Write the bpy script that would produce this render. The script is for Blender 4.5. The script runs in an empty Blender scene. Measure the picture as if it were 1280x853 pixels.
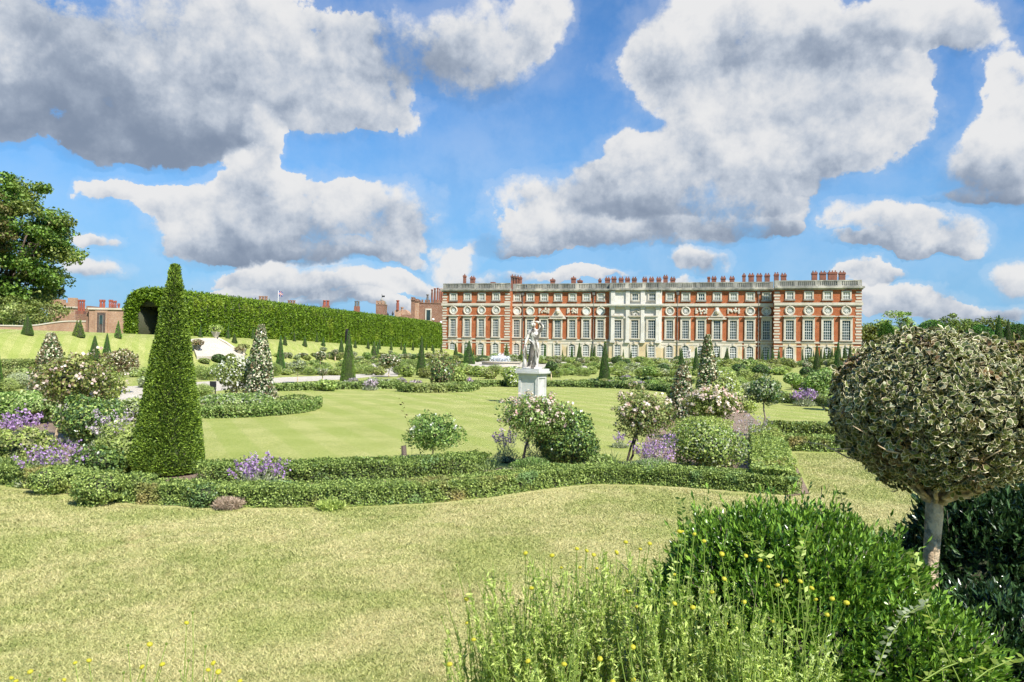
import bpy, math, random
import numpy as np
from mathutils import Vector, Matrix
rng = np.random.default_rng(7)
random.seed(7)
R = math.radians
scene = bpy.context.scene
col = scene.collection
PI = math.pi

# ------------------------------------------------------------------ camera model
F = 925.0; CX, CY = 640.0, 426.5
ROLL = R(0.9); PITCH = R(0.867); EYE = 1.7
cr, sr, cp, sp = math.cos(ROLL), math.sin(ROLL), math.cos(PITCH), math.sin(PITCH)
SL = 0.2627                       # the garden's axis: x grows by SL for each metre of y

def ray(px, py):
    xc = (px-CX)/F; yc = (CY-py)/F
    xl = xc*cr - yc*sr; yl = yc*cr + xc*sr
    return (xl, cp - yl*sp, sp + yl*cp)

def at_depth(px, py, y):
    d = ray(px, py); k = y/d[1]
    return (d[0]*k, y, EYE + d[2]*k)

def sstep(a, b, x):
    t = min(1, max(0, (x-a)/(b-a))); return t*t*(3-2*t)

def ssl(a, b, x):
    t = min(1, max(0, (x-a)/(b-a))); return t*t*(3-2*t)

def H(x, y):
    """height of the ground"""
    u = x - SL*y
    z = 0.0
    if u < -46:
        edge = 2.6 - 0.3*sstep(90, 150, y)
        k = 6.5*sstep(100, 150, y)
        z = (edge*ssl(-46-k, -53-k, u) + 0.4*ssl(-54-k, -60-k, u))*(1-sstep(168, 184, y))
    elif u > 12.5:
        zr = (2.9 - 1.35*sstep(50, 85, y))*(1-0.9*sstep(105, 150, y))
        z = zr*sstep(12.5, 19, u)*sstep(14, 26, y)
    return z

def G(px, py, dmax=None):
    """the point where the view ray through a pixel of the photo meets the ground"""
    d = ray(px, py)
    k = 2.0
    while k < 400:
        x, y, z = d[0]*k, d[1]*k, EYE + d[2]*k
        if dmax and y > dmax: break
        if z <= H(x, y): break
        k += max(0.01, 0.004*k)
    y = d[1]*k
    if dmax: y = min(y, dmax)
    x = d[0]/d[1]*y
    return (x, y, H(x, y))

def mpp(y): return y/F

# ------------------------------------------------------------------ object helpers
def link(o, parent=None):
    col.objects.link(o)
    if parent is not None: o.parent = parent
    return o

def tag(o, label=None, cat=None, group=None, kind=None):
    if label: o['label'] = label
    if cat: o['category'] = cat
    if group: o['group'] = group
    if kind: o['kind'] = kind
    return o

def empty(name, loc, label=None, cat=None, group=None, rz=0):
    o = bpy.data.objects.new(name, None); link(o)
    o.location = loc; o.rotation_euler = (0, 0, rz); o.empty_display_size = 0.3
    return tag(o, label, cat, group)

def copy_tree(o, parent=None):
    c = o.copy(); col.objects.link(c); c.parent = parent
    for k in ('label', 'group', 'category', 'kind'):
        if parent is None and k in c and k in ('label',): pass
    for ch in list(o.children): copy_tree(ch, c)
    return c

class MB:
    """collects boxes, prisms, lathes, tubes into one mesh"""
    def __init__(s): s.v = []; s.f = []; s.m = []
    def add(s, vs, fs, mi=0):
        n = len(s.v); s.v += [tuple(v) for v in vs]
        s.f += [tuple(n+i for i in f) for f in fs]; s.m += [mi]*len(fs)
    def box(s, x0, x1, y0, y1, z0, z1, mi=0):
        v = [(x0,y0,z0),(x1,y0,z0),(x1,y1,z0),(x0,y1,z0),(x0,y0,z1),(x1,y0,z1),(x1,y1,z1),(x0,y1,z1)]
        s.add(v, [(0,3,2,1),(4,5,6,7),(0,1,5,4),(1,2,6,5),(2,3,7,6),(3,0,4,7)], mi)
    def prism(s, pts, y0, y1, mi=0):
        """outline in (x,z), extruded along y"""
        n = len(pts)
        v = [(p[0], y0, p[1]) for p in pts] + [(p[0], y1, p[1]) for p in pts]
        f = [tuple(range(n-1, -1, -1)), tuple(range(n, 2*n))]
        f += [(i, (i+1) % n, n+(i+1) % n, n+i) for i in range(n)]
        s.add(v, f, mi)
    def slab(s, pts, z0, z1, mi=0):
        n = len(pts)
        v = [(p[0], p[1], z0) for p in pts] + [(p[0], p[1], z1) for p in pts]
        f = [tuple(range(n-1, -1, -1)), tuple(range(n, 2*n))]
        f += [(i, (i+1) % n, n+(i+1) % n, n+i) for i in range(n)]
        s.add(v, f, mi)
    def lathe(s, prof, cx=0, cy=0, n=16, mi=0, squash=1):
        v = []
        for r, z in prof:
            for k in range(n):
                a = 2*PI*k/n; v.append((cx+r*math.cos(a), cy+r*squash*math.sin(a), z))
        f = []
        for i in range(len(prof)-1):
            for k in range(n):
                a, b = i*n+k, i*n+(k+1) % n; f.append((a, b, b+n, a+n))
        f.append(tuple(range(n-1, -1, -1))); m = (len(prof)-1)*n; f.append(tuple(range(m, m+n)))
        s.add(v, f, mi)
    def tube(s, pts, rad, n=6, mi=0):
        pts = [Vector(p) for p in pts]
        if not hasattr(rad, '__len__'): rad = [rad]*len(pts)
        v = []
        for i, p in enumerate(pts):
            a = pts[max(0, i-1)]; b = pts[min(len(pts)-1, i+1)]
            t = (b-a).normalized()
            up = Vector((0, 0, 1)) if abs(t.z) < 0.9 else Vector((1, 0, 0))
            e1 = t.cross(up).normalized(); e2 = t.cross(e1)
            for k in range(n):
                an = 2*PI*k/n; v.append(p + (e1*math.cos(an)+e2*math.sin(an))*rad[i])
        f = []
        for i in range(len(pts)-1):
            for k in range(n):
                a, b = i*n+k, i*n+(k+1) % n; f.append((a, b, b+n, a+n))
        f.append(tuple(range(n-1, -1, -1))); m = (len(pts)-1)*n; f.append(tuple(range(m, m+n)))
        s.add(v, f, mi)
    def mesh(s, name, mats):
        me = bpy.data.meshes.new(name); me.from_pydata(s.v, [], s.f)
        for m in (mats if isinstance(mats, (list, tuple)) else [mats]): me.materials.append(m)
        me.polygons.foreach_set('material_index', s.m); me.update()
        return me
    def build(s, name, mats, parent=None, smooth=False):
        me = s.mesh(name, mats)
        if smooth: me.polygons.foreach_set('use_smooth', [True]*len(me.polygons))
        return link(bpy.data.objects.new(name, me), parent)

def np_mesh(name, verts, k, mats, mi=None, rnd=None, extra=None):
    """verts: (n*k,3), each successive k verts make a face; extra: (verts, faces, matindex) appended (the core)"""
    verts = np.asarray(verts, dtype=np.float32).reshape(-1, 3)
    n = len(verts)//k
    loops = np.arange(n*k, dtype=np.int32)
    starts = np.arange(n, dtype=np.int32)*k
    tot = np.full(n, k, dtype=np.int32)
    mi = np.zeros(n, np.int32) if mi is None else np.asarray(mi, np.int32)
    rnd = rng.random(n) if rnd is None else rnd
    if extra is not None:
        ev, ef, em = extra
        if len(ef):
            base = len(verts); verts = np.vstack([verts, np.asarray(ev, np.float32)])
            el = np.array([i+base for f in ef for i in f], np.int32)
            et = np.array([len(f) for f in ef], np.int32)
            es = len(loops)+np.concatenate([[0], np.cumsum(et)[:-1]]).astype(np.int32)
            loops = np.concatenate([loops, el]); starts = np.concatenate([starts, es]); tot = np.concatenate([tot, et])
            mi = np.concatenate([mi, np.asarray(em, np.int32)]); rnd = np.concatenate([rnd, np.full(len(ef), 0.5)])
    me = bpy.data.meshes.new(name)
    me.vertices.add(len(verts)); me.vertices.foreach_set('co', verts.ravel())
    me.loops.add(len(loops)); me.loops.foreach_set('vertex_index', loops)
    me.polygons.add(len(starts)); me.polygons.foreach_set('loop_start', starts); me.polygons.foreach_set('loop_total', tot)
    me.polygons.foreach_set('material_index', mi)
    for m in mats: me.materials.append(m)
    at = me.attributes.new('rnd', 'FLOAT', 'FACE'); at.data.foreach_set('value', np.asarray(rnd, np.float32))
    me.update(); me.validate()
    return me

def unit(a): return a/np.maximum(np.linalg.norm(a, axis=-1, keepdims=True), 1e-9)

def leaf_quads(c, nrm, size, aspect=0.55, spread=0.7, up=0.0, jit=0.35):
    """rhombic leaves at points c, facing roughly along nrm; returns (n*4,3)"""
    n = len(c)
    size = np.broadcast_to(np.asarray(size, float), (n,))*(1+jit*(rng.random(n)*2-1))
    N = unit(nrm + spread*rng.normal(size=(n, 3)))
    t = rng.normal(size=(n, 3)); t[:, 2] += up
    t = unit(t - (t*N).sum(1, keepdims=True)*N)
    b = np.cross(N, t)
    L = (size/2)[:, None]; W = L*aspect
    v = np.stack([c-t*L, c+b*W+t*L*0.1+N*W*0.2, c+t*L, c-b*W+t*L*0.1+N*W*0.2], 1)
    return v.reshape(-1, 3)

# ------------------------------------------------------------------ node helpers
def newmat(name):
    m = bpy.data.materials.new(name); m.use_nodes = True
    nt = m.node_tree; nt.nodes.clear()
    return m, nt

class X:
    """tiny expression wrapper round shader sockets"""
    def __init__(s, nt, sock): s.nt = nt; s.s = sock
    def _op(s, op, *a, clamp=False):
        n = s.nt.nodes.new('ShaderNodeMath'); n.operation = op; n.use_clamp = clamp
        for i, v in enumerate((s,)+a):
            if isinstance(v, X): s.nt.links.new(v.s, n.inputs[i])
            else: n.inputs[i].default_value = v
        return X(s.nt, n.outputs[0])
    def __add__(s, o): return s._op('ADD', o)
    __radd__ = __add__
    def __sub__(s, o): return s._op('SUBTRACT', o)
    def __rsub__(s, o): return (s*-1.0)+o
    def __mul__(s, o): return s._op('MULTIPLY', o)
    __rmul__ = __mul__
    def __truediv__(s, o): return s._op('DIVIDE', o)
    def max(s, o): return s._op('MAXIMUM', o)
    def min(s, o): return s._op('MINIMUM', o)
    def pow(s, o): return s._op('POWER', o)
    def abs(s): return s._op('ABSOLUTE')
    def clamp(s): return s._op('ADD', 0.0, clamp=True)
    def step(s, a, b):
        n = s.nt.nodes.new('ShaderNodeMapRange'); n.interpolation_type = 'SMOOTHSTEP'
        s.nt.links.new(s.s, n.inputs[0])
        for i, v in ((1, a), (2, b), (3, 0.0), (4, 1.0)): n.inputs[i].default_value = v
        return X(s.nt, n.outputs[0])

def noise(nt, vec, scale, detail=4, rough=0.5, dist=0.0, out=0):
    n = nt.nodes.new('ShaderNodeTexNoise')
    n.inputs['Scale'].default_value = scale; n.inputs['Detail'].default_value = detail
    n.inputs['Roughness'].default_value = rough; n.inputs['Distortion'].default_value = dist
    if vec is not None: nt.links.new(vec, n.inputs['Vector'])
    return X(nt, n.outputs[out])

def mixc(nt, fac, a, b, blend='MIX'):
    n = nt.nodes.new('ShaderNodeMix'); n.data_type = 'RGBA'; n.blend_type = blend
    if isinstance(fac, X): nt.links.new(fac.s, n.inputs['Factor'])
    else: n.inputs['Factor'].default_value = fac
    for v, s in ((a, n.inputs[6]), (b, n.inputs[7])):
        if isinstance(v, (tuple, list)): s.default_value = (v[0], v[1], v[2], 1)
        else: nt.links.new(v, s)
    return n.outputs[2]

def pos(nt): return nt.nodes.new('ShaderNodeNewGeometry').outputs['Position']
def objco(nt): return nt.nodes.new('ShaderNodeTexCoord').outputs['Object']

def leafmat(name, c1, c2, c3=None, scale=0.8, lo=0.45, hi=0.65, trans=0.25, rough=0.5, spec=0.3, c4=None, hue=0.0):
    m, nt = newmat(name)
    a = nt.nodes.new('ShaderNodeAttribute'); a.attribute_name = 'rnd'
    c = mixc(nt, X(nt, a.outputs['Fac']).pow(1.25), tuple(v*0.62 for v in c1), tuple(v*1.08 for v in c2))
    if c3 is not None:
        f = noise(nt, pos(nt), scale, 3, 0.6).step(lo, hi)
        c = mixc(nt, f, c, c3)
    if c4 is not None:
        f = noise(nt, pos(nt), scale*1.7, 2, 0.6, dist=0.5).step(0.58, 0.68)
        c = mixc(nt, f, c, c4)
    if hue:
        oi = nt.nodes.new('ShaderNodeObjectInfo')
        h = nt.nodes.new('ShaderNodeHueSaturation')
        v = X(nt, oi.outputs['Random'])
        nt.links.new((v*hue+(0.5-hue/2)).s, h.inputs['Hue']); nt.links.new((v*0.5+0.78).s, h.inputs['Value'])
        nt.links.new(c, h.inputs['Color']); c = h.outputs[0]
    p = nt.nodes.new('ShaderNodeBsdfPrincipled'); nt.links.new(c, p.inputs['Base Color'])
    p.inputs['Roughness'].default_value = rough; p.inputs['Specular IOR Level'].default_value = spec
    t = nt.nodes.new('ShaderNodeBsdfTranslucent')
    nt.links.new(mixc(nt, 1.0, c, (1.25, 1.3, 0.7), 'MULTIPLY'), t.inputs['Color'])
    mx = nt.nodes.new('ShaderNodeMixShader'); mx.inputs[0].default_value = trans
    nt.links.new(p.outputs[0], mx.inputs[1]); nt.links.new(t.outputs[0], mx.inputs[2])
    o = nt.nodes.new('ShaderNodeOutputMaterial'); nt.links.new(mx.outputs[0], o.inputs[0])
    return m

def mat(name, c1, c2=None, scale=3.0, rough=0.8, detail=4, c3=None, s3=0.4, lo=0.35, hi=0.7, spec=0.3, metal=0.0, bump=0.0, bscale=20, obj=False, stretch=None, lo3=0.5, hi3=0.7):
    m, nt = newmat(name)
    P = objco(nt) if obj else pos(nt)
    if stretch:
        mp = nt.nodes.new('ShaderNodeMapping'); mp.inputs['Scale'].default_value = stretch
        nt.links.new(P, mp.inputs['Vector']); P2 = mp.outputs[0]
    else: P2 = P
    p = nt.nodes.new('ShaderNodeBsdfPrincipled')
    if c2 is None:
        p.inputs['Base Color'].default_value = (*c1, 1)
    else:
        c = mixc(nt, noise(nt, P2, scale, detail, 0.6).step(lo, hi), c1, c2)
        if c3 is not None: c = mixc(nt, noise(nt, P2, s3, 4, 0.6, dist=0.6).step(lo3, hi3), c, c3)
        nt.links.new(c, p.inputs['Base Color'])
    p.inputs['Roughness'].default_value = rough; p.inputs['Metallic'].default_value = metal
    p.inputs['Specular IOR Level'].default_value = spec
    if bump:
        b = nt.nodes.new('ShaderNodeBump'); b.inputs['Strength'].default_value = bump; b.inputs['Distance'].default_value = 0.05
        nt.links.new(noise(nt, P, bscale, 5, 0.7).s, b.inputs['Height']); nt.links.new(b.outputs[0], p.inputs['Normal'])
    o = nt.nodes.new('ShaderNodeOutputMaterial'); nt.links.new(p.outputs[0], o.inputs[0])
    return m
# ------------------------------------------------------------------ camera, sun, sky
cam_d = bpy.data.cameras.new('camera'); cam = link(bpy.data.objects.new('camera', cam_d))
cam_d.sensor_width = 36; cam_d.sensor_fit = 'HORIZONTAL'; cam_d.lens = 36*F/1280
cam_d.clip_start = 0.05; cam_d.clip_end = 6000
Xv = Vector((1, 0, 0)); U0 = Vector((0, -sp, cp)); Fv = Vector((0, cp, sp))
Rv = Xv*cr + U0*sr; Uv = -Xv*sr + U0*cr
M4 = Matrix(((Rv.x, Uv.x, -Fv.x, 0), (Rv.y, Uv.y, -Fv.y, 0), (Rv.z, Uv.z, -Fv.z, EYE), (0, 0, 0, 1)))
cam.matrix_world = M4
scene.camera = cam

SUN_AZ, SUN_EL = R(37), R(47)      # azimuth to the right of straight-behind
ts = Vector((math.sin(SUN_AZ)*math.cos(SUN_EL), -math.cos(SUN_AZ)*math.cos(SUN_EL), math.sin(SUN_EL)))
sd = bpy.data.lights.new('sun', 'SUN'); sd.energy = 5.0; sd.angle = R(0.53); sd.color = (1.0, 0.955, 0.88)
sun = link(bpy.data.objects.new('sun', sd)); sun.rotation_euler = ts.to_track_quat('Z', 'Y').to_euler()
sun.location = (40, -60, 80)

def build_sky():
    w = bpy.data.worlds.new('World'); scene.world = w; w.use_nodes = True
    nt = w.node_tree; nt.nodes.clear()
    sky = nt.nodes.new('ShaderNodeTexSky'); sky.sky_type = 'NISHITA'; sky.sun_disc = False
    sky.sun_elevation = SUN_EL; sky.sun_rotation = math.atan2(ts.x, ts.y)
    sky.air_density = 1.3; sky.dust_density = 0.2; sky.ozone_density = 2.5
    tc = nt.nodes.new('ShaderNodeTexCoord'); g = tc.outputs['Generated']
    sep = nt.nodes.new('ShaderNodeSeparateXYZ'); nt.links.new(g, sep.inputs[0])
    dx, dy, dz = (X(nt, sep.outputs[i]) for i in range(3))
    ayy = dy.abs().max(0.12)
    a = dx/ayy; e = dz/ayy              # slopes to the side and upward of a direction in the world
    # low-frequency warp so that the cloud outlines billow
    w1 = noise(nt, g, 6.0, 6, 0.60, out=1)
    ws = nt.nodes.new('ShaderNodeSeparateXYZ'); nt.links.new(w1.s, ws.inputs[0])
    wx, wy = X(nt, ws.outputs[0]), X(nt, ws.outputs[1])
    a2 = a + (wx-0.5)*0.19; e2 = e + (wy-0.5)*0.13
    # clouds: centre and half-size in photo pixels, brightness offset
    C = [(110,55,215,128,-.02),(245,125,125,88,.0),(190,172,140,38,-.34),(60,140,130,40,-.22),(290,45,165,110,.08),(420,90,115,72,.12),(560,50,140,74,.06),(672,25,46,50,.2),(485,128,56,36,.2),(345,175,34,42,.2),
         (130,237,52,20,.25),(200,252,60,26,.2),(262,268,100,46,.16),(372,256,100,58,.12),(470,270,92,56,.06),(330,222,60,34,.2),(300,310,110,22,-.22),(430,320,90,18,-.28),
         (345,350,120,22,.15),(430,366,90,16,.1),(120,308,34,12,.1),(115,350,50,20,.1),(270,374,90,14,.1),
         (885,58,128,86,.12),(788,88,48,44,.32),(1000,65,160,95,.10),(1165,22,125,40,.12),(1075,150,105,62,.08),(930,170,165,74,.02),(845,200,110,46,.05),(840,238,170,34,-.30),(885,262,120,40,-.06),(690,258,84,48,.22),(650,285,56,28,.1),(640,305,70,14,-.34),(770,292,120,26,.0),(930,285,70,16,-.2),
         (1098,277,82,36,.25),(1182,284,48,28,.25),(1120,306,90,12,-.2),
         (1262,105,50,62,.15),(1232,200,70,52,.1),(1290,170,90,95,.1),(1240,248,80,14,-.2),
         (1268,340,56,34,.3),(1110,372,100,20,.05),(1215,388,110,16,.0),(1085,338,34,16,.1),
         (565,320,46,28,.3),(522,352,44,16,.15),(600,345,60,12,.1),(700,348,80,10,.1),(862,330,30,20,.2),(500,386,160,10,.0),(930,368,160,14,.05)]
    def vm(op, *a):
        n = nt.nodes.new('ShaderNodeVectorMath'); n.operation = op
        for i, v in enumerate(a):
            if isinstance(v, tuple): n.inputs[i].default_value = v
            else: nt.links.new(v, n.inputs[i])
        return n
    cb = nt.nodes.new('ShaderNodeCombineXYZ'); nt.links.new(a2.s, cb.inputs[0]); nt.links.new(e2.s, cb.inputs[1])
    acc = (0.0, 0.0, 0.0)
    for cx, cy, rx, ry, br in C:
        d = ray(cx, cy); ca, ce = d[0]/d[1], d[2]/d[1]
        ra, re = rx/F, ry/F
        q = vm('MULTIPLY_ADD', cb.outputs[0], (1/ra, 1/re, 0.0), (-ca/ra, -ce/re, 0.0)).outputs[0]
        q = X(nt, vm('DOT_PRODUCT', q, q).outputs['Value'])
        wgt = (q*-1.0)._op('ADD', 1.25).max(0.0)
        acc = vm('MULTIPLY_ADD', wgt.s, (1.0, 0.42/re, br-0.42*ce/re), acc).outputs[0]
    sa = nt.nodes.new('ShaderNodeSeparateXYZ'); nt.links.new(acc, sa.inputs[0])
    W = X(nt, sa.outputs[0]); S = e2*X(nt, sa.outputs[1])+X(nt, sa.outputs[2])
    front = dy.step(0.0, 0.15)
    # other directions of the sky get scattered clouds from noise alone
    gen = (noise(nt, g, 2.2, 3, 0.55)-0.5)*5.0-0.7
    W = W*front + gen*(1-front)
    shade = (S/(W.max(0.25)))*front
    w1v = nt.nodes.new('ShaderNodeVectorMath'); w1v.operation = 'MULTIPLY_ADD'
    nt.links.new(w1.s, w1v.inputs[0]); w1v.inputs[1].default_value = (0.16, 0.16, 0.16); nt.links.new(g, w1v.inputs[2])
    n1 = noise(nt, g, 7.5, 9, 0.62)
    nA = noise(nt, w1v.outputs[0], 4.2, 6, 0.52)
    mp = nt.nodes.new('ShaderNodeMapping'); mp.vector_type = 'POINT'
    mp.inputs['Location'].default_value = (0.018, -0.006, 0.040); nt.links.new(w1v.outputs[0], mp.inputs['Vector'])
    nB = noise(nt, mp.outputs[0], 4.2, 4, 0.50)
    mp2 = nt.nodes.new('ShaderNodeMapping'); mp2.vector_type = 'POINT'
    mp2.inputs['Location'].default_value = (0.007, -0.003, 0.016); nt.links.new(g, mp2.inputs['Vector'])
    n1b = noise(nt, mp2.outputs[0], 7.5, 5, 0.60)
    dens = W.min(1.15) + ((n1-0.5)*3.6 + (nA-0.5)*0.9)*(W.step(-0.1, 0.35)*0.74+0.26)
    alpha = ((dens-0.30)/(nB.step(0.42, 0.66)*0.80+0.26)).clamp(); alpha = alpha.step(0.0, 1.0).max(dens.step(0.60, 1.15))
    wisp = dens.step(-0.55, 0.6)*0.26
    alpha = (alpha*0.985).max(wisp)
    relief = (nA-nB)*2.6 + (n1-n1b)*1.6 + (n1-0.5)*0.8 + (nA-0.5)*0.4
    thick = W.step(0.35, 1.5)
    lum = (shade*1.2 + relief + 0.83 - thick*0.20)
    lum = lum.step(-0.15, 1.15)
    ramp = nt.nodes.new('ShaderNodeValToRGB'); nt.links.new(lum.s, ramp.inputs[0])
    els = ramp.color_ramp.elements
    els[0].position = 0.0; els[0].color = (0.25, 0.31, 0.41, 1)
    els[1].position = 1.0; els[1].color = (0.90, 0.90, 0.89, 1)
    x = els.new(0.35); x.color = (0.38, 0.445, 0.545, 1)
    x = els.new(0.65); x.color = (0.59, 0.645, 0.72, 1)
    cl = mixc(nt, 1.0, ramp.outputs[0], (6.6, 6.6, 6.7), 'MULTIPLY')
    tint = mixc(nt, 1.0, sky.outputs[0], (0.32, 0.72, 1.12), 'MULTIPLY')
    haze = mixc(nt, e.step(0.42, -0.02)*0.85, tint, (1.9, 3.7, 6.0))
    out = mixc(nt, alpha, haze, cl)
    bg = nt.nodes.new('ShaderNodeBackground'); nt.links.new(out, bg.inputs[0]); bg.inputs[1].default_value = 0.078
    o = nt.nodes.new('ShaderNodeOutputWorld'); nt.links.new(bg.outputs[0], o.inputs[0])
    w.cycles.sampling_method = 'MANUAL'; w.cycles.sample_map_resolution = 256
build_sky()

scene.view_settings.view_transform = 'Standard'; scene.view_settings.look = 'None'
scene.view_settings.exposure = 0.84; scene.view_settings.gamma = 1
scene.view_settings.use_curve_mapping = False
scene.cycles.max_bounces = 5; scene.cycles.diffuse_bounces = 2; scene.cycles.glossy_bounces = 2
scene.cycles.transmission_bounces = 3; scene.cycles.transparent_max_bounces = 6
scene.cycles.use_denoising = True
scene.cycles.caustics_reflective = False; scene.cycles.caustics_refractive = False
scene.cycles.use_adaptive_sampling = True; scene.cycles.adaptive_threshold = 0.02; scene.cycles.adaptive_min_samples = 12
# ------------------------------------------------------------------ materials
def grassmat():
    m, nt = newmat('mown_grass')
    P = pos(nt)
    sep = nt.nodes.new('ShaderNodeSeparateXYZ'); nt.links.new(P, sep.inputs[0])
    x, y = X(nt, sep.outputs[0]), X(nt, sep.outputs[1])
    c = mixc(nt, noise(nt, P, 0.8, 5, 0.65).step(0.35, 0.68), (0.235, 0.27, 0.058), (0.37, 0.37, 0.125))
    # straw-dry turf near the border, greener round the statue
    dry = ((y*-1.0+11.5).step(0.0, 3.0))*noise(nt, P, 0.9, 5, 0.7, dist=0.4).step(0.36, 0.64)
    c = mixc(nt, dry*0.85, c, (0.50, 0.43, 0.22))
    # stripes left by the mower
    s = nt.nodes.new('ShaderNodeMath'); s.operation = 'SINE'
    nt.links.new(((x*0.90+y*0.43)*6.0).s, s.inputs[0])
    st = X(nt, s.outputs[0])*0.5+0.5
    amt = y.step(10.5, 12.0)*noise(nt, P, 0.25, 2, 0.5).step(0.25, 0.55)
    c = mixc(nt, noise(nt, P, 3.2, 5, 0.75, dist=0.5).step(0.50, 0.68)*0.40, c, (0.17, 0.23, 0.05))
    f = noise(nt, P, 16, 6, 0.85)
    c = mixc(nt, f.step(0.38, 0.62)*0.5, c, (0.46, 0.44, 0.19))
    c = mixc(nt, noise(nt, P, 30, 6, 0.9).step(0.47, 0.60)*0.7, c, (0.11, 0.145, 0.03))
    p = nt.nodes.new('ShaderNodeBsdfPrincipled'); nt.links.new(c, p.inputs['Base Color'])
    p.inputs['Roughness'].default_value = 0.9; p.inputs['Specular IOR Level'].default_value = 0.1
    c = mixc(nt, st.step(0.35, 0.65)*amt*0.42, c, (0.20, 0.26, 0.045)); nt.links.new(c, p.inputs['Base Color'])
    b = nt.nodes.new('ShaderNodeBump'); b.inputs['Strength'].default_value = 0.5; b.inputs['Distance'].default_value = 0.03
    nt.links.new(f.s, b.inputs['Height']); nt.links.new(b.outputs[0], p.inputs['Normal'])
    o = nt.nodes.new('ShaderNodeOutputMaterial'); nt.links.new(p.outputs[0], o.inputs[0])
    return m

def blademat():
    m, nt = newmat('grass_blades')
    a = nt.nodes.new('ShaderNodeAttribute'); a.attribute_name = 'rnd'
    r = X(nt, a.outputs['Fac']); P = pos(nt)
    c = mixc(nt, r, (0.13, 0.19, 0.035), (0.52, 0.53, 0.19))
    f = noise(nt, P, 0.9, 5, 0.7, dist=0.4).step(0.36, 0.64)
    c = mixc(nt, (f*0.7+0.10)*(r*0.7+0.4).clamp(), c, (0.70, 0.60, 0.32))
    c = mixc(nt, noise(nt, P, 2.2, 4, 0.75, dist=0.6).step(0.52, 0.70)*0.45, c, (0.17, 0.22, 0.05))
    c = mixc(nt, noise(nt, P, 1.3, 4, 0.75).step(0.58, 0.72)*0.35, c, (0.40, 0.27, 0.15))
    p = nt.nodes.new('ShaderNodeBsdfPrincipled'); nt.links.new(c, p.inputs['Base Color']); p.inputs['Roughness'].default_value = 0.7
    p.inputs['Specular IOR Level'].default_value = 0.2
    t = nt.nodes.new('ShaderNodeBsdfTranslucent'); nt.links.new(c, t.inputs['Color'])
    mx = nt.nodes.new('ShaderNodeMixShader'); mx.inputs[0].default_value = 0.3
    nt.links.new(p.outputs[0], mx.inputs[1]); nt.links.new(t.outputs[0], mx.inputs[2])
    o = nt.nodes.new('ShaderNodeOutputMaterial'); nt.links.new(mx.outputs[0], o.inputs[0])
    return m

def brickmat(name, c1, c2, mortar, scale=1.0):
    m, nt = newmat(name)
    tc = objco(nt)
    mp = nt.nodes.new('ShaderNodeMapping'); mp.inputs['Rotation'].default_value = (R(-90), 0, 0); nt.links.new(tc, mp.inputs['Vector'])
    b = nt.nodes.new('ShaderNodeTexBrick'); nt.links.new(mp.outputs[0], b.inputs['Vector'])
    b.inputs['Scale'].default_value = scale; b.inputs['Brick Width'].default_value = 0.23; b.inputs['Row Height'].default_value = 0.08
    b.inputs['Mortar Size'].default_value = 0.008
    b.inputs['Color1'].default_value = (*c1, 1); b.inputs['Color2'].default_value = (*c2, 1); b.inputs['Mortar'].default_value = (*mortar, 1)
    c = mixc(nt, noise(nt, tc, 0.35, 5, 0.7).step(0.4, 0.7)*0.45, b.outputs[0], tuple(v*0.62 for v in c2))
    c = mixc(nt, noise(nt, tc, 1.1, 5, 0.7).step(0.5, 0.75)*0.35, c, tuple(min(1, v*1.5+0.03) for v in c1))
    p = nt.nodes.new('ShaderNodeBsdfPrincipled'); nt.links.new(c, p.inputs['Base Color']); p.inputs['Roughness'].default_value = 0.85
    p.inputs['Specular IOR Level'].default_value = 0.2
    o = nt.nodes.new('ShaderNodeOutputMaterial'); nt.links.new(p.outputs[0], o.inputs[0])
    return m

MT = {}
MT['grass'] = grassmat(); MT['blade'] = blademat()
MT['brick'] = brickmat('orange_red_brick', (0.40, 0.115, 0.036), (0.30, 0.078, 0.026), (0.32, 0.17, 0.10))
MT['tudor'] = brickmat('old_brown_brick', (0.25, 0.13, 0.08), (0.18, 0.09, 0.058), (0.30, 0.23, 0.17))
MT['wallbrick'] = brickmat('weathered_garden_brick', (0.40, 0.25, 0.155), (0.31, 0.17, 0.105), (0.42, 0.33, 0.25))
MT['chim'] = mat('chimney_brick', (0.26, 0.10, 0.06), (0.17, 0.075, 0.05), 0.9, c3=(0.12, 0.08, 0.06), s3=0.5)
MT['redchim'] = mat('red_moulded_brick', (0.30, 0.085, 0.05), (0.20, 0.065, 0.045), 1.4)
MT['stone'] = mat('portland_stone', (0.52, 0.475, 0.385), (0.43, 0.375, 0.285), 0.6, c3=(0.36, 0.31, 0.22), s3=0.7, lo3=0.6, hi3=0.75)
MT['whitestone'] = mat('pale_centre_stone', (0.60, 0.57, 0.50), (0.50, 0.47, 0.40), 0.5, c3=(0.34, 0.31, 0.26), s3=0.6, lo3=0.6, hi3=0.75)
MT['warmstone'] = mat('cream_ashlar', (0.55, 0.44, 0.26), (0.46, 0.36, 0.21), 0.45, c3=(0.56, 0.52, 0.42), s3=0.15, lo3=0.45, hi3=0.6)
MT['greystone'] = mat('weathered_grey_stone', (0.27, 0.26, 0.22), (0.15, 0.15, 0.125), 0.9, c3=(0.46, 0.43, 0.35), s3=0.25, stretch=(1, 1, 0.5))
MT['dkstone'] = mat('sooty_stone', (0.10, 0.10, 0.09), (0.17, 0.16, 0.14), 1.2)
MT['paint'] = mat('white_sash_paint', (0.78, 0.77, 0.72))
MT['gravel'] = mat('pale_gravel', (0.47, 0.425, 0.34), (0.39, 0.35, 0.28), 12, c3=(0.52, 0.47, 0.38), s3=0.8, bump=0.3)
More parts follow.
